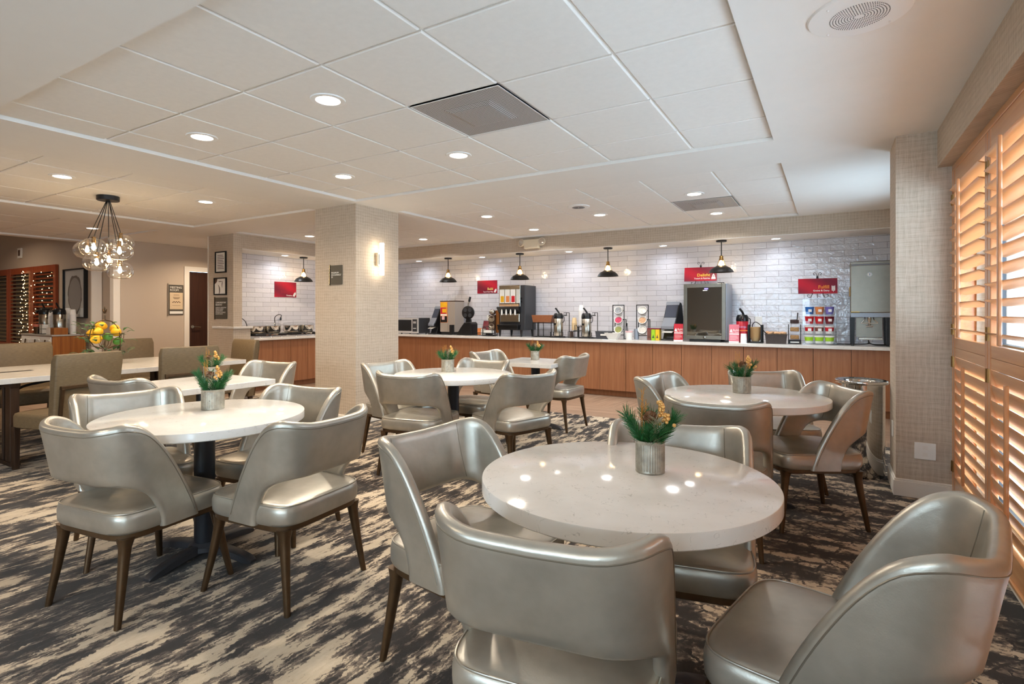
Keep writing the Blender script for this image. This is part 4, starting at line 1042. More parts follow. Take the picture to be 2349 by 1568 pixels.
# canister rack by juice machine
t=at(-5.05,8.0,'canister_rack','brown rack holding two round canisters, beside the juice dispenser','rack',R(8))
MB().box(-.075,.045,-.03,.09,.09,.36).build('frame',M['mocha'],t,bevel=.006); MB().box(.05,.11,.0,.05,.05,.44).build('upright',M['rustic'],t)
for z in (.15,.29):
    b=MB(); b.T=Matrix.Translation((-.015,-.035,z))@Matrix.Rotation(R(80),4,'X'); b.lathe([(.0,-.02),(.05,-.02),(.058,.0),(.06,.012),(.05,.014),(.047,.0),(.0,-.004)],24); b.build('canister',M['steel'] if z>.2 else M['chrome'],t,40)
b=MB(); b.sphere((-.02,.02,.41),.062,14,8,(1.1,.8,.8)); b.build('foil_wrap',M['chrome'],t,60)
MB().box(-.075,.045,-.03,.09,0,.012).build('base',M['black'],t); 
m=MB()
for x_ in (-.07,.04):
    for y_ in (-.025,.085): m.box(x_-.004,x_+.004,y_-.004,y_+.004,.01,.10)
m.build('wire_leg',M['black'],t)
t=at(-4.98,7.76,'napkin_tray','white napkin stack on a low black wire stand before the juice dispenser','tray'); m=MB()
m.tube([(-.10,-.05,.05),(.10,-.05,.05),(.10,.05,.05),(-.10,.05,.05)],.005,6,True); m.tube([(-.10,-.05,.006),(.10,-.05,.006),(.10,.05,.006),(-.10,.05,.006)],.005,6,True)
for x_ in (-.1,.1): m.tube([(x_,-.05,.0),(x_,-.05,.14),(x_,.05,.14),(x_,.05,0)],.005,6)
m.build('wire_stand',M['black'],t); MB().box(-.085,.07,-.045,.045,.055,.10).build('napkins',M['paperwhite'],t,bevel=.006)
# juice dispenser
t=at(-4.62,8.00,'juice_dispenser','tall dark juice dispenser with steel front and four nozzles','juice dispenser',R(1))
MB().box(-.21,.28,-.14,.26,.11,.86).build('cabinet',M['charcoal'],t,bevel=.01)
MB().box(-.21,.20,-.165,-.14,.50,.86).build('front_panel',M['steel'],t,bevel=.006)
p=MB()
for k in range(3):
    x0=-.195+k*.105
    p.m=0; p.box(x0,x0+.092,-.169,-.164,.56,.79); p.m=k+1; p.box(x0+.02,x0+.085,-.1695,-.1685,.575,.68)
p.m=5; p.box(.125,.19,-.169,-.164,.56,.79); p.m=6; p.box(-.195,.17,-.169,-.164,.50,.54)
p.build('juice_labels',[M['paperwhite'],M['lemon'],M['orange'],M['cupred'],M['white'],simple('pale_label',(206,204,196),.4),M['bread']],t)
hd=MB(); hd.prism([(-.14,.50),(-.22,.505),(-.24,.48),(-.17,.40),(-.14,.38)],lambda u,v,d:(d,u,v),-.22,.20); hd.build('black_hood',M['blackplastic'],t,bevel=.008)
MB().box(-.17,.20,-.19,-.14,.24,.385).build('nozzle_panel',M['steel'],t,bevel=.01)
for k in range(4):
    n=MB(); n.lathe([(.012,.36),(.016,.40),(.012,.43),(.006,.46)],10,(-.125+k*.085,-.215,0)); n.build('nozzle',M['white'],t,50)
MB().box(-.20,.20,-.25,-.14,.17,.20).build('drip_tray',M['blackplastic'],t,bevel=.006); MB().box(-.20,.19,-.235,-.14,.11,.17).build('tray_base',M['black'],t,bevel=.006)
for sx in (-.17,.24):
    for sy in (-.2,.2):
        l=MB(); l.lathe([(.014,0),(.024,.115)],12,(sx,max(sy,-.20),0)); l.build('leg',M['blackplastic'],t,50)
MB().box(.205,.222,-.158,-.14,.62,.65).build('lock',M['black'],t); MB().box(.205,.222,-.158,-.14,.57,.60).build('lock',M['black'],t)
# wooden box on wire stand
t=at(-4.075,8.05,'wooden_tray','wooden box on a black wire stand between juice dispenser and airpot','tray',R(2))
MB().prism([(-.19,.36),(.19,.36),(.165,.24),(-.165,.24)],Q,-.10,.10).build('wooden_box',M['rustic2'] if 'rustic2' in M else simple('walnut_box',(140,84,50),.5,grain=.15,gscale=30),t,bevel=.004)
m=MB()
for x_ in (-.165,-.06,.165):
    for y_ in (-.09,.09): m.box(x_-.005,x_+.005,y_-.005,y_+.005,0,.24)
for z in (.225,.0):
    m.box(-.17,.17,-.095,-.085,z,z+.01); m.box(-.17,.17,.085,.095,z,z+.01); m.box(-.17,-.16,-.09,.09,z,z+.01); m.box(.16,.17,-.09,.09,z,z+.01)
m.build('wire_stand',M['black'],t)
# airpots
def airpot(x,y,z,label,body=None,rack=True,s=1.0,rot=0,tray=True):
    t=thing('airpot',label,'airpot',(x,y,z),rot,'coffee airpots'); body=body or M['steel']
    o=.02 if tray else 0
    MB().lathe([(.0,o),(.072*s,o),(.076*s,.01+o),(.076*s,.285*s+o),(.072*s,.29*s+o),(0,.29*s+o)],32).build('body',body,t,40)
    h=MB(); h.lathe([(.0,.285*s+o),(.079*s,.285*s+o),(.080*s,.31*s+o),(.076*s,.345*s+o),(.060*s,.372*s+o),(.0,.376*s+o)],32); h.build('lid',M['blackplastic'],t,50)
    sp=MB(); sp.tube([(-.02,-.04*s,.345*s+o),(-.02,-.10*s,.335*s+o),(-.02,-.112*s,.315*s+o)],.018,10); sp.build('spout',M['blackplastic'],t,50)
    lv=MB(); lv.tube([tuple(q) for q in cat([(.02,.0,.36*s+o),(-.005,-.02,.41*s+o),(-.04,-.03,.455*s+o)],8)],.014,8); lv.build('pump_lever',M['blackplastic'],t,50)
    hn=MB(); hn.tube([tuple(q) for q in cat([(.078*s,0,.33*s+o),(.10*s,0,.31*s+o),(.10*s,0,.25*s+o),(.08*s,0,.22*s+o)],10)],.006,6); hn.build('handle',M['blackplastic'],t,50)
    return t
def pot_rack(x,y,label,rot=0):
    t=at(x,y,'airpot_rack',label,'rack',rot,'black wire airpot racks')
    m=MB()
    for z in (.006,): m.tube([(-.10,-.10,z),(.15,-.10,z),(.15,.10,z),(-.10,.10,z)],.006,6,True)
    m.box(-.085,.085,-.085,.085,.012,.018)
    for x0 in (-.098,.06):
        m.tube([(x0,-.10,0),(x0,-.10,.09),(x0+.05,-.10,.09),(x0+.05,-.10,.03)],.006,6)
    m.tube([(.15,.10,0),(.15,.10,.40),(.10,.10,.40),(.10,.10,.36)],.006,6); m.tube([(.15,-.02,.40),(.10,-.02,.40),(.10,-.02,.355),(.15,-.02,.355)],.006,6,True)
    m.tube([(.15,.10,.40),(.15,-.02,.40)],.006,6); m.tube([(.085,-.02,.36),(.15,-.02,.36)],.006,6); m.build('wire_frame',M['black'],t)
pot_rack(-3.775,7.96,'black wire rack under the first steel airpot',R(6)); a=airpot(-3.775,7.96,HC,'steel airpot with black pump lid, left of the two on the main counter')
MB().box(-.048,-.008,-.080,-.0755,.20,.232).build('label_plate',M['black'],a)
pot_rack(-3.28,7.94,'black wire rack under the second steel airpot',R(6)); a=airpot(-3.28,7.94,HC,'steel airpot with black pump lid, right of the two on the main counter')
MB().box(-.048,-.008,-.080,-.0755,.20,.232).build('label_plate',M['black'],a)
cup_stack(-3.46,8.16,HC+.18,22,.044,'tall white paper cup tower behind the second airpot',M['foam'],'cup_stack','cups','paper cup stacks')
cup_stack(-3.535,8.05,HC+.12,10,.042,'shorter beige paper cup stack between the airpots',M['bowlcream'],'cup_stack','cups','paper cup stacks')
t=at(-3.515,8.0,'cup_holder','black wire holder with stir sticks between the airpots','holder',R(6)); t.scale=(.85,.9,1); m=MB()
for x_ in (-.10,-.03,.03,.11): m.tube([(x_,-.06,0),(x_,-.06,.10 if x_<0 else .20),(x_+.04,-.06,.10 if x_<0 else .20),(x_+.04,.06,.10)],.006,6)
m.tube([(-.10,-.06,.006),(.14,-.06,.006),(.14,.10,.006),(-.10,.10,.006)],.006,6,True); m.box(-.02,.10,.0,.20,.10,.112); m.box(-.01,.09,.17,.29,.165,.175); m.box(.0,.01,.19,.28,.0,.17); m.box(.08,.09,.19,.28,.0,.17); m.build('wire_frame',M['black'],t)
MB().box(-.075,-.02,-.03,.03,.01,.095).build('stir_sticks',M['mocha'],t,bevel=.004)
# small basket, bowl, cup of tongs, tumbler
def basket(x,y,label,mat,w,d,h,fill=None):
    t=at(x,y,'basket',label,'basket',R(4))
    m=MB(); m.rings([[(-w*.9,-d*.9,0),(w*.9,-d*.9,0),(w*.9,d*.9,0),(-w*.9,d*.9,0)],[(-w,-d,h),(w,-d,h),(w,d,h),(-w,d,h)],[(-w+.008,-d+.008,h),(w-.008,-d+.008,h),(w-.008,d-.008,h),(-w+.008,d-.008,h)],[(-w*.9+.008,-d*.9+.008,.01),(w*.9-.008,-d*.9+.008,.01),(w*.9-.008,d*.9-.008,.01),(-w*.9+.008,d*.9-.008,.01)]]); m.build('body',mat,t)
    m=MB(); m.tube([(-w,-d,h),(w,-d,h),(w,d,h),(-w,d,h)],.006,6,True); m.build('rim',mat,t)
    if fill:
        rnd=random.Random(2); 
        for k in range(7):
            b=MB(); b.T=Matrix.Translation((-w*.7+k*w*.23,rnd.uniform(-.03,.03),h+.018))@Matrix.Rotation(rnd.uniform(-.5,.5),4,'Y'); b.sphere((0,0,0),.036,12,7,(1.1,1.5,.6)); o=b.build('wrapped_pastry',fill,None,60,loc=None); 
            o.location=t.location; tag(o,'wrapped golden pastry in the brown woven basket','pastry','pastries in the brown basket')
    return t
bk=basket(-2.97,7.93,'dark grey rectangular basket before the cup racks',M['darkgrey'],.13,.085,.11)
MB().box(-.045,.045,-.094,-.086,.05,.075).build('label_plate',M['paperwhite'],bk); MB().box(-.11,.11,-.07,.07,.08,.112).build('contents',M['packets'],bk)
bo=MB(); bo.rings([[(s*.055*(1 if k in(0,1) else 1),0,0) for s in (1,)] *0 or [(-.055,-.055,0),(.055,-.055,0),(.055,.055,0),(-.055,.055,0)],[(-.108,-.108,.10),(.108,-.108,.10),(.108,.108,.10),(-.108,.108,.10)],[(-.102,-.102,.10),(.102,-.102,.10),(.102,.102,.10),(-.102,.102,.10)],[(-.05,-.05,.008),(.05,-.05,.008),(.05,.05,.008),(-.05,.05,.008)]])
o=bo.build('square_bowl',M['white'],None,loc=(-2.79,7.79,HC),rotz=R(3)); tag(o,'white square flared bowl before the first cup rack','bowl')
t=at(-2.575,7.88,'utensil_cup','pink-rimmed white cup holding a black serving tool','cup'); MB().lathe([(0,0),(.045,0),(.050,.115),(.046,.115),(.042,.01),(0,.01)],22).build('cup',M['white'],t,40); MB().lathe([(.050,.105),(.054,.112),(.054,.125),(.050,.128),(.047,.12)],22,(0,0,0),False,False).build('rim',M['pinkcup'],t,40)
u=MB(); u.tube([(0,0,.02),(-.02,-.01,.16),(-.03,-.012,.21)],.005,6); u.box(-.042,-.022,-.02,-.004,.20,.245); u.build('serving_tool',M['blackplastic'],t)
o=MB().lathe([(0,0),(.036,0),(.040,.12),(.036,.155),(.028,.16),(0,.16)],24).build('steel_shaker',M['greysilver'],None,40,loc=(-2.49,7.97,HC)); tag(o,'silver shaker between the two cup racks','shaker')
# tea boxes
for x_,mt,l,n in [(-2.275,M['teadark'],'dark picture tea box left of the green one','teadark'),(-2.215,M['limegreen'],'lime green tea box in the middle of three',''),(-2.155,M['teayellow'],'yellow tea box right of the green one','')]:
    t=thing('tea_box',l,'tea box',(x_,7.93,HC),0,'tea boxes by the napkin dispenser'); MB().box(-.028,.028,-.05,.07,0,.155).build('carton',mt,t,bevel=.002)
    MB().box(-.029,.029,-.045,.068,.155,.172).build('lid',M['maroon'],t); em=MB(); em.prism([(-.018,.03),(.018,.03),(.006,.06),(0,.085),(-.006,.06)],Q,-.0512,-.0498); em.build('emblem',M['pinedark'] if 'green' in l[:10] else M['mocha'],t)
# small upright cards
def card(x,y,label,mat,lab2):
    t=at(x,y,'menu_card',label,'sign',R(4),'upright menu cards'); c=MB(); c.T=Matrix.Rotation(R(-9),4,'X'); c.box(-.062,.062,-.003,.003,0,.245); c.build('card',mat,t)
    c=MB(); c.T=Matrix.Rotation(R(-9),4,'X'); c.box(-.062,.062,-.0042,-.0028,0,.018); c.box(-.056,.062,-.0042,-.0028,.108,.122); c.build('white_bands',M['whitetxt'],t)
    rt=Matrix.Rotation(R(-9),3,'X'); 
    for s_,sz,z in (('Build',.036,.156),('Your Own',.026,.13)): text('lettering',s_,sz,M['whitetxt'],t,rt@Vector((.058,-.0042,z)),(1,0,0),rt@Vector((0,0,1)),'RIGHT')
    e=MB(); e.T=Matrix.Rotation(R(-9),4,'X'); e.prism([(-.052,.14),(-.02,.14),(-.025,.165),(-.036,.185),(-.048,.165)],Q,-.0044,-.003); e.build('emblem',M['whitetxt'],t)
    e=MB(); e.T=Matrix.Rotation(R(-9),4,'X')
    for k,w_ in enumerate((.085,.095,.10,.075)): e.box(-.05,-.05+w_,-.0042,-.003,.088-k*.016,.091-k*.016)
    e.build('small_print',M['whitetxt'],t)
card(-1.835,7.79,'red Build Your Own card left of the mini fridge',M['red2'],''); card(-1.105,7.79,'pink Build Your Own card right of the mini fridge',M['pink'],'')
# mini fridge
t=at(-1.485,8.00,'mini_fridge','steel framed mini fridge with dark glass door','fridge',R(0))
MB().box(-.275,.285,-.18,.28,.03,.80).build('cabinet',M['greysilver'],t,bevel=.006)
f=MB(); W0,W1=-.275,.275
for a in ((W0,W0+.045,.035,.80),(W1-.05,W1,.035,.80),(W0+.045,W1-.05,.035,.085),(W0+.045,W1-.05,.745,.80)): f.box(a[0],a[1],-.215,-.18,a[2],a[3])
dr_=f.build('door',M['darksteel'],t,bevel=.004)
MB().box(-.23,.225,-.208,-.188,.085,.745).build('door_glass',M['fridgeglass'],dr_)
MB().box(-.02,.04,-.212,-.207,.70,.712).build('logo_plate',M['white'],dr_)
text('lettering','Danby',.018,M['whitetxt'],dr_,(-.012,-.2125,.7),(1,0,0),(0,0,1)) if False else None
MB().box(.0,.05,-.213,-.207,.722,.735).build('indicator_light',M['bluelight'],dr_)
e=MB(); e.T=Matrix.Translation((.0,-.216,.06))@Matrix.Rotation(PI/2,4,'X'); e.lathe([(.016,0),(.016,.004),(.0,.005)],16); e.build('lock',M['chrome'],dr_,40)
MB().box(.17,.25,-.20,-.14,.80,.812).build('hinge_cap',M['black'],t)
MB().box(-.2,.2,-.2,-.15,.0,.03).build('foot',M['black'],t); MB().box(-.2,.2,.2,.25,.0,.03).build('foot',M['black'],t)
# easel signs
def easel_sign(x,y,z,w,h,title,sub,tcol,label,el,icon,tilt=-12):
    t=thing('display_sign',label,'sign',(x,y,z),R(3),'red breakfast signs'); T=Matrix.Translation((0,0,.055))@Matrix.Rotation(R(tilt),4,'X')
    c=MB(); c.T=T; c.box(-w/2,w/2,-.004,.004,0,h); c.build('sign_board',M['red'],t)
    r3=Matrix.Rotation(R(tilt),3,'X'); org=lambda a,b: Vector((0,0,.055))+r3@Vector((a,-.0055,b))
    text('lettering',title,h*.30,tcol,t,org(w*.30,h*.33),(1,0,0),r3@Vector((0,0,1)),'RIGHT',bold=.0012)
    text('lettering',sub,h*.15,M['whitetxt'],t,org(w*.30,h*.14),(1,0,0),r3@Vector((0,0,1)),'RIGHT',bold=.0006)
    e=MB(); e.T=T
    a,b=w*.40,h*.32; k=h*.20
    if icon=='grain':
        e.box(a-.002,a+.002,-.0055,-.004,b-k*1.1,b+k*.9)
        for s in (-1,1):
            for q in range(4): e.prism([(a+s*.003,b-k*.8+q*k*.42),(a+s*k*.5,b-k*.6+q*k*.42),(a+s*k*.5,b-k*.3+q*k*.42),(a+s*.003,b-k*.5+q*k*.42)],lambda u,v,d:(u,d,v),-.0056,-.004)
    else:
        e.prism([(a-k*.7,b-k),(a+k*.7,b-k),(a+k*.7,b-k*.6),(a+k*.5,b-k*.1),(a+k*.4,b+k*.4),(a,b+k),(a-k*.4,b+k*.4),(a-k*.5,b-k*.1),(a-k*.7,b-k*.6)],lambda u,v,d:(u,d,v),-.0056,-.004)
    e.build('emblem',M['whitetxt'],t)
    if icon!='grain':
        e=MB(); e.T=T
        for q in (-.2,.25): e.prism([(a-k*.35,b+k*q-k*.12),(a+k*.35,b+k*q+k*.05),(a+k*.35,b+k*q+k*.2),(a-k*.35,b+k*q+k*.03)],lambda u,v,d:(u,d,v),-.0062,-.0054)
        e.build('emblem_stripe',M['red'],t)
    if el:
        s=MB(); yb=.012
        for sg in (-1,1):
            s.tube([tuple(q) for q in cat([(sg*.004,yb+.05,h+.08),(sg*.02,yb+.055,h+.125),(sg*.045,yb+.055,h+.12),(sg*.04,yb+.055,h+.10),(sg*.028,yb+.055,h+.107)],14)],.003,6)
            s.tube([(sg*.005,yb+.05,h+.08),(sg*.055,yb,.06),(sg*.075,-.005,.012)],.003,6)
            s.tube([tuple(q) for q in cat([(sg*.068,-.012,.035),(sg*.08,-.045,.004),(sg*.11,-.06,.012),(sg*.115,-.06,.036),(sg*.095,-.06,.034)],14)],.003,6)
            s.tube([(sg*.062,-.003,.048),(sg*.062,-.022,.048),(sg*.062,-.022,.062)],.003,6)
        s.tube([(0,yb+.052,h+.08),(0,.10,.0)],.003,6); s.box(-.012,.012,yb+.035,yb+.055,h+.045,h+.08); s.build('wire_easel',M['black'],t)
    return t
easel_sign(-1.605,8.13,HC+.80,.445,.205,'Delight','Yogurt & Pastries',M['yellowtxt'],'red Delight Yogurt & Pastries sign on an easel atop the mini fridge',True,'cup')
# wall signs
def wall_sign(axis,x,y,z,w,h,title,sub,tcol,label):
    rot=0 if axis=='y' else PI/2
    t=thing('wall_sign',label,'sign',(x,y,z),rot,'red breakfast signs on tile'); MB().box(-w/2,w/2,-.006,0,-h/2,h/2).build('sign_board',M['red'],t)
    text('lettering',title,h*.26,tcol,t,(w*.30,-.0065,-h*.24),(1,0,0),(0,0,1),'RIGHT',bold=.001); text('lettering',sub,h*.13,M['whitetxt'],t,(w*.30,-.0065,-h*.42),(1,0,0),(0,0,1),'RIGHT',bold=.0006)
    e=MB(); a,b=w*.40,-h*.30; k=h*.13
    e.prism([(a-k,b-k*.9),(a+k*.2,b-k*1.2),(a+k*1.1,b+k*.3),(a+k*.7,b+k*1.3),(a-k*.2,b+k*.5)],lambda u,v,d:(u,d,v),-.0072,-.005); e.build('emblem',M['whitetxt'],t)
wall_sign('y',-5.385,8.33,1.715,.43,.235,'Build','Top It Your Way',M['greentxt'],'red Build Top It Your Way sign on the main tile wall')
wall_sign('x',-8.35,6.27,1.655,.45,.27,'Energize','Proteins',M['dullred'],'red Proteins sign on the tile wall of the left nook')
# red airpot, cups, bowl stand, baskets, jars
a=airpot(-1.02,7.93,HC,'red airpot with black lid to the right of the fridge',M['red2'],s=1.0,tray=False,rot=R(20))
text('lettering','Indulge',.032,simple('lilac_ink',(200,180,220),.5),a,(-.012,-.0775,.20),(1,0,0),(0,0,1),'CENTER'); MB().box(-.05,.05,-.0775,-.0765 if False else -.074,.155,.165).build('label_band',M['orangetxt'],a)
cup_stack(-.985,7.79,HC,4,.040,'stack of white foam cups before the red airpot',M['foam'],'cup_stack','cups',None,hh=.085,r2=.036)
t=at(-.855,7.92,'bowl_stand','black stand holding a stack of cream paper bowls','stand',R(5))
MB().lathe([(0,0),(.10,0),(.10,.014),(0,.014)],28).build('base',M['black'],t,40)
for a_ in (20,140,200,320):
    x_,y_=.092*math.cos(R(a_)),.092*math.sin(R(a_)); MB().box(x_-.010,x_+.010,y_-.010,y_+.010,.0,.24).build('post',M['black'],t)
for k in range(9):
    z=.02+k*.017; o=MB().lathe([(.045,0),(.068,.05),(.072,.052),(.066,.048),(.043,.004)],24,(0,0,0),True,True).build('paper_bowl',M['bowlcream'],None,40,loc=(-.855,7.92,HC+z)); tag(o,'cream paper bowl in the stack held by the black stand','bowl','cream paper bowls')
m=MB(); m.tube([tuple(q) for q in cat([(-.90,8.02,1.02),(-.90,7.98,1.08),(-.86,7.96,1.12),(-.80,7.96,1.08),(-.76,7.98,1.0),(-.70,8.06,.92),(-.66,8.15,.86)],26)],.006,6); m.cyl((-.90,8.02,.965),.014,.05,10); o=m.build('power_cord',M['blackplastic'],None,60); tag(o,'black power cord looping over the cream bowls','cord')
basket(-.606,7.87,'brown woven basket of wrapped pastries',M['wicker'],.128,.09,.115,M['bread'])
t=at(-.395,7.93,'jar_rack','black stand with three square topping jars in a stack','rack',R(4))
MB().box(-.075,.075,-.06,.10,0,.05).build('base',M['black'],t,bevel=.003); MB().box(-.05,.05,-.063,-.059,.015,.03).build('label_strip',M['white'],t)
for s in (-1,1): MB().box(s*.07-.005,s*.07+.005,.03,.05,.05,.25).build('post',M['black'],t); MB().box(s*.07-.006,s*.07+.006,-.05,.06,.16,.172).build('side_rail',M['black'],t)
for k,(mt,y0) in enumerate([(M['oats'],-.05),(M['oats'],-.02),(M['raisin'],.02)]):
    z=.055+k*.10; j=MB().box(-.055,.055,y0,y0+.10,z,z+.092).build('jar',M['acrylic'],t,bevel=.004); MB().box(-.05,.05,y0+.005,y0+.095,z+.004,z+.055).build('contents',mt,j,bevel=.008)
u=MB(); u.tube([(.03,.07,.31),(.038,.07,.40)],.007,6); u.build('spoon',M['blackplastic'],t)
# cereal cups in an acrylic riser
t=at(-.12,7.97,'cereal_rack','clear acrylic stepped rack holding rows of cereal cups','rack',R(2)); m=MB()
W=.185
for k in range(4):
    y0=-.10+k*.075; z=.012+k*.122
    MB().box(-W,W,y0,y0+.085,z-.006,z-.001).build('shelf',M['acrylic'],t); MB().box(-W,W,y0-.004,y0,z-.006,z+.035).build('front_lip',M['acrylic'],t)
MB().box(-W,W,.212,.216,.0,.58).build('back_panel',M['acrylic'],t)
for s in (-1,1): MB().prism([(-.11,0),(.216,0),(.216,.58),(.19,.58),(-.11,.06)],lambda u,v,d:(d,u,v),s*W-.002,s*W+.002).build('side_panel',M['acrylic'],t)
cupcol=[[('limegreen','green labelled'),('limegreen','green labelled'),('limegreen','green labelled')],[('cupred','red and white'),('teadark','brown and white'),('cupred','red strawberry')],[('cupred','red'),('cupred','bright red'),('maroon','maroon red')],[('blue','blue'),('orange','orange'),('violet','violet')]]
pos_=['left','middle','right']; rown=['lowest row','second row up','third row up','top row']
for k in range(4):
    for c_ in range(3):
        mt,nm=cupcol[k][c_]; x_=-.112+c_*.112; y_=-.055+k*.075; z=.013+k*.122
        tr=thing('cereal_cup','%s cereal cup, %s of the %s in the acrylic rack'%(nm,pos_[c_],rown[k]),'cereal cup',(-.12+x_,7.97+y_,HC+z),R(2),'cereal cups'); tr.scale=(1.14,1.14,1.06)
        b=MB(); b.lathe([(0,0),(.036,0),(.045,.082),(.048,.085),(.048,.090),(0,.090)],24); b.build('cup',M['foam'] if k<2 else M[mt],tr,40)
        b=MB(); b.lathe([(.0395,.028),(.0447,.072),(.0449,.074),(.0440,.074),(.0390,.028)],24); b.build('label_band',M[mt] if k<2 else M[mt],tr,40)
        b=MB(); 
        if k>=1:
            b.T=Matrix.Translation((.004,-.0475,.046)); b.box(-.017,.017,-.001,.004,-.016,.016); b.build('label_patch',M['foam'],tr)
        b=MB(); b.lathe([(.0,.0902),(.046,.0902),(.046,.092),(0,.092)],20); b.build('foil_lid',M['foam'] if k<3 else M[mt],tr,40)
easel_sign(-.14,8.06,HC+.58+.012,.44,.20,'Fulfill','Grains & Dairy',M['orangetxt'],'red Fulfill Grains & Dairy sign on an easel above the cereal cups',True,'grain')
sh=MB().box(-.30,.02,8.04,8.20,HC+.582,HC+.590).build('display_shelf',M['acrylic']); tag(sh,'clear acrylic shelf atop the cereal rack, under the Fulfill sign','shelf')
# steel milk dispenser
t=at(.405,7.98,'milk_dispenser','tall brushed steel milk dispenser at the window end of the counter','dispenser',0)
MB().box(-.19,.205,-.14,.27,.355,.99).build('cabinet',M['greysilver'],t,bevel=.008)
MB().box(-.195,.21,-.165,-.14,.40,.975).build('steel_door',M['darksteel'],t,bevel=.008)
MB().box(-.195,.21,-.14,.27,.985,1.02).build('top_cover',M['darksteel'],t,bevel=.006)
MB().box(-.192,.205,-.16,-.13,.345,.40).build('lower_trim',M['greysilver'],t,bevel=.004)
MB().box(-.13,.14,.05,.06,.10,.34).build('splash_back',M['darksteel'],t); MB().box(-.11,.13,-.15,-.02,.075,.10).build('drip_tray',M['steel'],t,bevel=.004)
for sx in (-.17,.185):
    for sy in (-.12,.24): l=MB(); l.rings([[(sx-.018,sy-.018,.02),(sx+.018,sy-.018,.02),(sx+.018,sy+.018,.02),(sx-.018,sy+.018,.02)],[(sx-.022,sy-.03,.36),(sx+.022,sy-.03,.36),(sx+.022,sy+.03,.36),(sx-.022,sy+.03,.36)]]); l.cyl((sx,sy,0),.016,.022,10); l.build('leg',M['blackplastic'],t)
n=MB(); n.lathe([(.012,.23),(.014,.30),(.020,.31),(.020,.345)],12,(.0,-.11,0)); n.tube([(-.035,-.12,.235),(.035,-.12,.24)],.010,8); n.build('nozzle',M['chrome'],t,50)
h=MB(); h.tube([(-.085,-.12,.275),(.085,-.12,.275)],.006,6)
for s in (-1,1): h.tube([(s*.085,-.12,.275),(s*.045,-.11,.32),(s*.045,-.10,.35)],.007,6)
h.build('valve_handle',M['chrome'],t,50)
e=MB(); e.T=Matrix.Translation((.0,-.166,.86))@Matrix.Rotation(PI/2,4,'X'); e.lathe([(.026,0),(.026,.003),(0,.003)],24); e.build('badge',M['white'],t,40)
e=MB(); e.T=Matrix.Translation((.0,-.1692,.86))@Matrix.Rotation(PI/2,4,'X'); e.lathe([(.023,0),(.021,0)],24,(0,0,0),False,False); e.box(-.003,.003,-.012,.012,0,.0008); e.build('badge_mark',M['blue'],t,40)
MB().box(-.19,-.10,-.1665,-.1645,.405,.412).build('energy_sticker',M['teayellow'],t)
MB().box(-.205,-.19,-.06,-.02,.60,.72).build('door_latch',M['brass'],t,bevel=.004)
m=MB(); m.tube([tuple(q) for q in cat([(.02,7.99,HC+.008),(.12,8.0,HC+.008),(.25,8.05,HC+.007),(.40,8.02,HC+.02),(.40,7.96,HC+.06)],18)],.007,6); m.tube([tuple(q) for q in cat([(.40,8.0,HC+.03),(.47,8.06,HC+.008),(.58,8.1,HC+.007)],10)],.007,6)
o=m.build('power_cord',M['blackplastic'],None,60); tag(o,'black power cord lying behind the milk dispenser legs','cord')
# socket plates on the tile
for x_,z,l in [(-2.49,1.12,'white socket plate on the tile between the two cup racks'),(-.86,1.12,'white socket plate on the tile above the cream bowls'),(-5.35,1.13,'white socket plate on the tile behind the waffle maker')]:
    t=thing('socket_plate',l,'socket',(x_,8.33,z),0,'socket plates on tile'); MB().box(-.045,.045,-.006,0,-.07,.07).build('plate',M['white'],t,bevel=.003)
    for zz in (-.025,.025): MB().box(-.015,.015,-.0075,-.005,zz-.012,zz+.012).build('outlet',M['paperwhite'],t)
# ------------------------------------------------------------------ chafing dishes in the left nook
def chafer(x,y,label):
    t=thing('chafing_dish',label,'chafing dish',(x,y,HC),PI/2,'chafing dishes'); L,Wd=.29,.19
    MB().box(-L,L,-Wd-.01,Wd+.01,.02,.055).build('induction_base',M['blackplastic'],t,bevel=.006)
    for sx in (-.2,0,.2): MB().cyl((sx,-Wd,0),.012,.02,10).build('foot',M['chrome'],t,40)
    for s in (-1,1):
        d=MB(); d.lathe([(0,.07),(.125,.07),(.138,.085),(.142,.17),(.146,.175),(.146,.18),(.138,.18),(0,.176)],36,(s*.142,0,0)); d.build('steel_pan',M['chrome'],t,40)
        d=MB(); d.lathe([(.10,.056),(.155,.056),(.158,.064),(.10,.07)],32,(s*.142,0,0)); d.build('plate',M['steel'],t,40)
    l=MB(); l.rings([suploop(.29*k,.155*k,3,z,48) for k,z in ((.97,.182),(1,.186),(.98,.20),(.9,.222),(.6,.236),(.2,.240),(.01,.2405))]); l.build('glass_lid',M['acrylic'],t,60)
    h=MB(); h.tube([tuple(q) for q in cat([(.02,-Wd,.05),(.04,-Wd-.035,.05),(.10,-Wd-.035,.05),(.12,-Wd,.05)],10)],.007,6); h.build('front_handle',M['chrome'],t,50)
    cc=MB()
    for k in range(3): cc.box(-.1+k*.09,-.06+k*.09,-Wd-.012,-Wd-.009,.03,.045)
    cc.build('button_row',M['chrome'],t)
chafer(-8.03,5.62,'double round chafing dish nearest the ledge'); chafer(-8.03,6.30,'double round chafing dish beside the column edge')
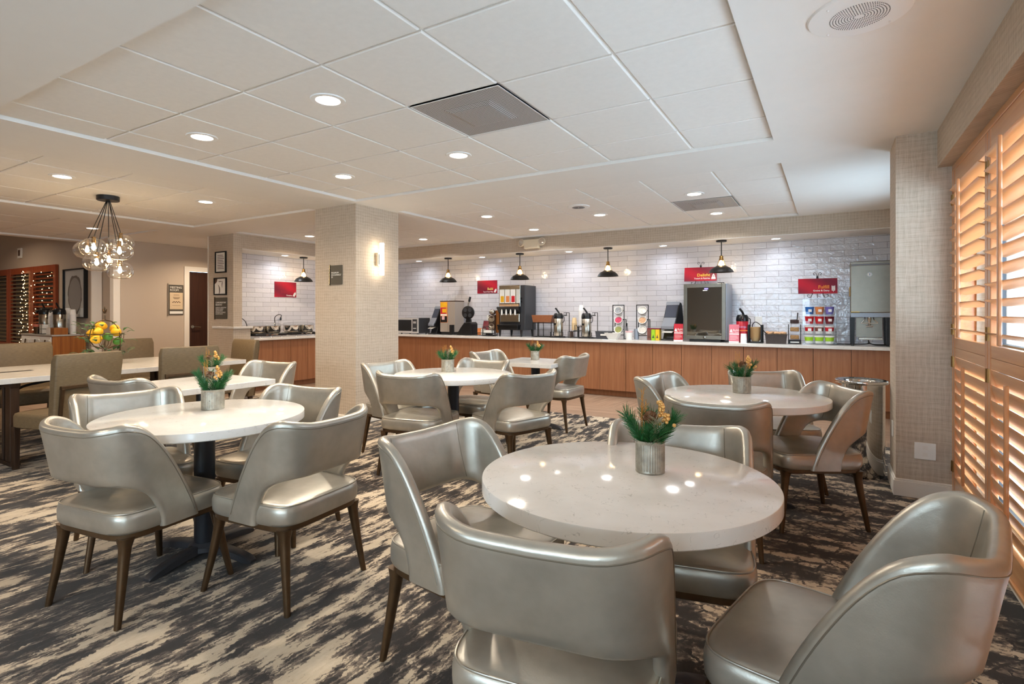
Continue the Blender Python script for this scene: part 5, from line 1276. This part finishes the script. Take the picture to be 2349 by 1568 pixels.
for pts,l in [([(-8.25,5.16,1.09),(-8.24,5.18,1.14),(-8.2,5.25,1.18),(-8.12,5.33,1.12),(-8.05,5.34,1.0),(-7.95,5.33,.90),(-7.85,5.36,.87)],'black plug cord looping from the ledge box to the first hot plate'),([(-8.33,6.16,1.16),(-8.29,6.14,1.2),(-8.25,6.05,1.21),(-8.22,5.96,1.16),(-8.2,5.95,1.05),(-8.2,5.94,.92)],'black plug cord hanging on the tile between the two chafing dishes')]:
    m=MB(); m.tube([tuple(q) for q in cat(pts,24)],.007,6); m.tube([pts[0],(pts[0][0],pts[0][1],pts[0][2]-.05)],.014,8); o=m.build('power_cord',M['blackplastic'],None,60); tag(o,l,'cord')
o=MB().box(-8.3,-8.12,5.11,5.21,1.034,1.095).build('junction_box',M['blackplastic'],None,bevel=.004); tag(o,'small black box on the white ledge','box')
# ------------------------------------------------------------------ wall things
t=thing('wall_sconce','glowing vertical bar sconce on the wallpapered column','wall lamp',(-4.50,4.60,1.86))
MB().box(0,.05,-.028,.028,-.075,.075).build('bracket',M['steel'],t,bevel=.004)
MB().box(.05,.062,-.012,.012,-.06,.06).build('arm',M['steel'],t)
b=MB(); b.lathe([(0,-.185),(.022,-.185),(.026,-.18),(.026,.18),(.022,.185),(0,.185)],20,(.085,0,0)); b.build('light_tube',M['sconce'],t,40)
ld=bpy.data.lights.new('sconce_lamp','POINT'); ld.energy=P_SCONCE; ld.color=(1,.86,.66); ld.shadow_soft_size=.05
lo=bpy.data.objects.new('sconce_lamp',ld); C.objects.link(lo); lo.parent=t; lo.location=(.15,-.02,0)
t=thing('occupancy_sign','dark grey MAXIMUM OCCUPANCY 33 sign on the column','sign',(-4.80,4.28,1.675)); MB().box(-.09,.095,-.014,0,-.108,.108).build('plate',M['signgrey'],t,bevel=.002); MB().box(-.105,-.096,-.020,0,-.118,.118).build('side_bar',M['steel'],t)
text('lettering','MAXIMUM\nOCCUPANCY\n33',.026,M['paperwhite'],t,(-.075,-.0148,.015),(1,0,0),(0,0,1))
def plate(x,y,z,label,two=False,face='y'):
    t=thing('outlet_plate',label,'outlet',(x,y,z),0 if face=='y' else PI/2,'wall outlet plates'); W=.058 if two else .034
    MB().box(-W,W,-.006,0,-.056,.056).build('plate',M['white'],t,bevel=.003)
    for zz in (-.022,.022): MB().box(-.014,.014,-.0075,-.005,zz-.013,zz+.013).build('outlet',M['paperwhite'],t)
plate(-4.82,4.28,.32,'white outlet plate low on the central column'); plate(.545,4.56,.32,'wide white outlet plate low on the right corner pier',True)
t=thing('outlet_plate','white outlet plate on the narrow side of the right pier','outlet',(.385,4.75,.42),-PI/2,'wall outlet plates'); MB().box(-.034,.034,-.006,0,-.056,.056).build('plate',M['white'],t,bevel=.003)
t=thing('meeting_room_sign','dark MEETING ROOM sign with a beige notice, beside the brown door','sign',(-10.1,5.30,1.475),PI/2); W,H=.125,.27
MB().box(-W,W,-.012,0,-H,H).build('plate',M['signgrey'],t,bevel=.002); MB().box(-W-.022,-W-.012,-.022,0,-H-.02,H+.02).build('side_bar',M['steel'],t)
text('lettering','MEETING\nROOM',.05,M['paperwhite'],t,(-W+.015,-.0128,H-.065),(1,0,0),(0,0,1)); pn=MB().box(-W+.012,W-.012,-.015,-.011,-H+.10,H-.14).build('notice',M['paperbeige'],t)
MB().box(-W+.012,W-.012,-.015,-.011,-H+.02,-H+.065).build('white_strip',M['white'],t)
e=MB()
for z,w_ in ((.085,.05),(.045,.06),(.03,.055),(.015,.04)): e.box(-w_,w_,-.0162,-.0148,z-.003,z+.003)
for k in range(7): e.sphere((-.06+k*.02,-.015,-.045+(k%2)*.012),.012,8,5,(1,.1,.7))
e.box(-.07,.07,-.0162,-.0148,-.105,-.101); e.build('notice_print',M['mocha'],pn)
def frame(x,z,w,h,label,content):
    t=thing('framed_notice',label,'framed notice',(x,4.94,z),0,'framed notices on the pier'); b=.018
    f=MB()
    for a in ((-w,w,h-b,h),(-w,w,-h,-h+b),(-w,-w+b,-h+b,h-b),(w-b,w,-h+b,h-b)): f.box(a[0],a[1],-.022,0,a[2],a[3])
    f.build('frame',M['black'],t,bevel=.002); MB().box(-w+b,w-b,-.010,-.002,-h+b,h-b).build('paper',M['paperwhite'],t)
    e=MB()
    if content==0:
        for k in range(9): e.box(-w*.6,w*.6*(.7+.3*((k*7)%3)/2),-.0115,-.0095,h*.62-k*.026,h*.62-k*.026+.008)
        e.build('print_lines',M['mocha'],t)
    else:
        for c0,r0,a0,a1,w_ in ((( -.10,-.06),.095,-60,70,.022),((.13,.02),.09,130,215,.014)):
            rs_=[]
            pts=[(c0[0]+r0*math.cos(R(a)),c0[1]+r0*math.sin(R(a))) for a in range(a0,a1+1,8)]; pin=[(c0[0]+(r0-w_*math.sin(PI*k/(len(pts)-1)))*math.cos(R(a0+8*k)),c0[1]+(r0-w_*math.sin(PI*k/(len(pts)-1)))*math.sin(R(a0+8*k))) for k in range(len(pts))]
            pts=[(max(-w+b,min(w-b,p[0])),max(-h+b,min(h-b,p[1]))) for p in pts]; pin=[(max(-w+b,min(w-b,p[0])),max(-h+b,min(h-b,p[1]))) for p in pin]
            e.rings([[(p[0],-.0115,p[1]),(q[0],-.0115,q[1]),(q[0],-.0095,q[1]),(p[0],-.0095,p[1])] for p,q in zip(pts,pin)])
        e.prism([(-w+b,h-b),(-w+b+.07,h-b),(-w+b+.06,h-b-.04),(-w+b+.04,h-b-.06),(-w+b,h-b-.08)],lambda u,v,d:(u,d,v),-.0116,-.0095)
        e.box(-.04,.04,-.0115,-.0095,.07,.08); e.build('print_swirls',M['mocha'],t)
frame(-8.118,2.030,.142,.165,'upper black framed notice with lines of text on the pier',0); frame(-8.130,1.655,.165,.135,'lower black framed certificate with brown swirls on the pier',1)
t=thing('breakfast_sign','dark COMPLIMENTARY BREAKFAST hours sign, below the frames on the pier','sign',(-8.11,4.94,1.315)); MB().box(-.155,.155,-.012,0,-.165,.165).build('plate',M['signgrey'],t,bevel=.002); MB().box(-.172,-.162,-.018,0,-.18,.18).build('side_bar',M['steel'],t)
text('lettering','COMPLIMENTARY\nBREAKFAST',.036,M['paperwhite'],t,(-.14,-.0128,.075),(1,0,0),(0,0,1),squash=.95); text('lettering','HOURS OF OPERATION\nMONDAY-FRIDAY\n6:00 AM-9:00 AM\nSATURDAY & SUNDAY\n6:30 AM-9:30 AM',.026,M['paperwhite'],t,(-.14,-.0128,.0),(1,0,0),(0,0,1))
# ------------------------------------------------------------------ far left: art, console, shutters, thermostat
t=thing('framed_art','tall black framed tree-slice picture above the coffee console','picture',(-11.28,4.25,1.58)); w,h,b=.42,.43,.02
f=MB()
for a in ((-w,w,h-b,h),(-w,w,-h,-h+b),(-w,-w+b,-h+b,h-b),(w-b,w,-h+b,h-b)): f.box(a[0],a[1],-.06,0,a[2],a[3])
f.build('frame',M['black'],t,bevel=.002); MB().box(-w+b,w-b,-.03,-.02,-h+b,h-b).build('print',M['paperwhite'],t)
rnd=random.Random(4); e=MB(); out=[];inn=[]
for k in range(48):
    a=2*PI*k/48; j=1+rnd.uniform(-.05,.06); out.append((.27*j*math.cos(a),-.02+.34*j*math.sin(a))); inn.append((.235*math.cos(a),-.03+.30*math.sin(a)))
e.prism(out,lambda u,v,d:(u,d,v),-.0312,-.0298); e.build('bark_ring',simple('bark_grey',(96,86,80),.6),t)
e=MB(); e.prism(inn,lambda u,v,d:(u,d,v),-.0322,-.0310); e.build('wood_slice',simple('slice_grey',(176,168,162),.6),t)
MB().box(-w+b,w-b,-.040,-.037,-h+b,h-b).build('glazing',M['pane'],t)
t=thing('console_cabinet','white slatted console cabinet with wooden sides holding the coffee airpots','cabinet',(-11.40,3.95,0)); W=.62
MB().box(-W,W,-.22,.24,.10,.86).build('body',M['rustic'],t,bevel=.004); MB().box(-W-.01,W+.01,-.235,.245,.86,.885).build('top',simple('grey_top',(170,166,162),.4),t,bevel=.003)
for k in range(3):
    x0=-W+.02+k*.40; d=MB(); d.box(x0,x0+.385,-.235,-.22,.12,.85)
    for q in range(16): d.box(x0+.03,x0+.355,-.243,-.235,.15+q*.042,.175+q*.042)
    dd=d.build('door',M['white'],t); hh=MB()
    hx=x0+.19
    hh.tube([(hx-.02,-.25,.60),(hx+.01,-.255,.70),(hx+.03,-.25,.80)],.008,6); hh.build('branch_handle',M['bronze'],dd,50)
    hh=MB(); hh.tube([(hx+.0,-.252,.67),(hx+.04,-.252,.72)],.006,6); hh.build('branch_handle',M['bronze'],dd,50)
for sx in (-1,1):
    for sy in (-.18,.2): MB().box(sx*(W-.05)-.03,sx*(W-.05)+.03,sy-.03,sy+.03,0,.10).build('leg',M['rustic'],t)
ZK=.885
for x_,y_,l in [(-11.66,3.93,'black-lidded steel airpot on the left of the coffee console'),(-11.14,3.95,'steel airpot on the right of the coffee console, before the picture')]:
    a=airpot(x_,y_,ZK+.012,l,M['steel'],tray=False,s=1.12)
    m=MB().box(-.14,.14,-.13,.12,0,.012).build('drip_mat',M['black'],None,loc=(x_,y_,ZK),bevel=.003); tag(m,'black drip mat under the '+('left' if x_<-11.4 else 'right')+' airpot on the coffee console','mat','drip mats')
o=MB().lathe([(0,0),(.04,0),(.055,.12),(.05,.12),(.038,.008),(0,.008)],20).build('tumbler',M['bronze'],None,40,loc=(-11.52,3.78,ZK)); tag(o,'brown tumbler with a coral top on the coffee console','cup')
o=MB().lathe([(.0,0),(.05,0),(.066,.035),(.066,.042),(0,.042)],20).build('coral_bowl',M['coral'],None,40,loc=(-11.52,3.78,ZK+.121)); tag(o,'coral pink cup resting on the brown tumbler','cup')
cup_stack(-11.36,3.92,ZK,26,.048,'tall paper cup stack between the console airpots',M['foam'],'cup_stack','cups','console cup stacks'); cup_stack(-11.22,4.10,ZK,30,.046,'paper cup stack behind the right console airpot',M['foam'],'cup_stack','cups','console cup stacks'); cup_stack(-10.98,4.08,ZK,28,.046,'paper cup stack at the right end of the console',M['foam'],'cup_stack','cups','console cup stacks')
t=thing('wire_holder','wire holder of sugar packets between the console airpots','holder',(-11.33,3.80,ZK)); m=MB()
for z in (.005,.09,.18): m.tube([(-.07,-.05,z),(.07,-.05,z),(.07,.05,z),(-.07,.05,z)],.003,5,True)
for x_ in (-.07,-.025,.025,.07): m.tube([(x_,-.05,0),(x_,-.05,.18)],.003,5)
m.build('wire_frame',M['black'],t); MB().box(-.06,.06,-.04,.04,.01,.16).build('packets',M['paperwhite'],t,bevel=.004)
t=thing('wooden_caddy','small wooden caddy with white front at the right end of the console','caddy',(-10.95,3.84,ZK)); MB().box(-.12,.17,-.09,.10,0,.11).build('box',M['rustic'],t,bevel=.003); MB().box(-.12,.03,-.094,-.089,.003,.108).build('white_front',M['white'],t)
def old_shutter(x0,x1,label):
    t=thing('interior_shutter',label,'shutter',((x0+x1)/2,4.25,0),0,'red-brown shutters at far left'); W=(x1-x0)/2; st=.10; z0,z1=.55,2.12
    for s in (-1,1): MB().box(min(s*W,s*(W-st)),max(s*W,s*(W-st)),-.05,0,z0,z1).build('stile',M['redwood'],t,bevel=.004)
    MB().box(-W+st,W-st,-.045,0,z1-.12,z1).build('rail',M['redwood'],t,bevel=.003); MB().box(-W+st,W-st,-.045,0,z0,z0+.10).build('rail',M['redwood'],t,bevel=.003)
    MB().box(-W+st,W-st,-.006,-.002,z0+.1,z1-.12).build('dark_backing',simple('dark_glass',(24,16,12),.08),t)
    n=int((z1-z0-.22)/.075)
    for k in range(n):
        z=z0+.135+k*.075; l=MB(); l.T=Matrix.Translation((0,-.028,z))@Matrix.Rotation(R(28),4,'X'); l.box(-W+st+.002,W-st-.002,-.028,.028,-.004,.004); l.build('slat',M['redwood'] if x0>-13.5 else M['greyslat'],t)
M['greyslat']=simple('tan_slat',(120,104,80),.5)
old_shutter(-13.10,-12.02,'red-brown louvred shutter nearest the coffee console'); old_shutter(-14.22,-13.12,'red-brown louvred shutter in the middle of the far left group'); old_shutter(-15.35,-14.24,'red-brown louvred shutter at the far left edge')
m=MB(); rnd=random.Random(9); pts=[]
for k in range(95):
    f=k/94; x_=-12.62+.44*math.sin(k*.9)*(.5+.5*f)+rnd.uniform(-.1,.1) if k%5<2 else -13.35+.30*(1-f*.9)*math.sin(k*1.7)+rnd.uniform(-.06,.06); z=.62+1.42*f
    pts.append((x_,4.175-rnd.uniform(0,.015),z)); m.m=1; m.sphere(pts[-1],.0075,6,4)
m.m=0; m.tube([p for p in pts],.0018,4); o=m.build('string_lights',[M['bronze'],M['fairy']]); tag(o,'string of tiny warm lights glowing across the red-brown shutters','string lights')
t=thing('thermostat','small white square thermostat high on the far left wall','thermostat',(-13.75,4.25,2.42)); MB().box(-.09,.09,-.03,0,-.10,.10).build('housing',M['white'],t,bevel=.006); MB().box(-.045,.05,-.033,-.028,-.055,.06).build('screen',M['mocha'],t)
# ------------------------------------------------------------------ chrome bin beside the pier
t=thing('waste_bin','tall polished chrome waste bin beside the right corner pier','bin',(.205,5.02,0))
MB().lathe([(0,0),(.150,0),(.155,.01),(.155,.70),(.16,.705)],56).build('body',M['chrome'],t,40)
MB().lathe([(.150,.70),(.175,.705),(.18,.715),(.175,.728),(.16,.731),(.10,.722),(.095,.712),(.095,.66),(.10,.66),(.102,.705)],56,(0,0,0),False,False).build('rim',M['chrome'],t,50)
MB().lathe([(0,.64),(.10,.64),(.10,.65),(0,.65)],40).build('opening',M['blackplastic'],t,40)
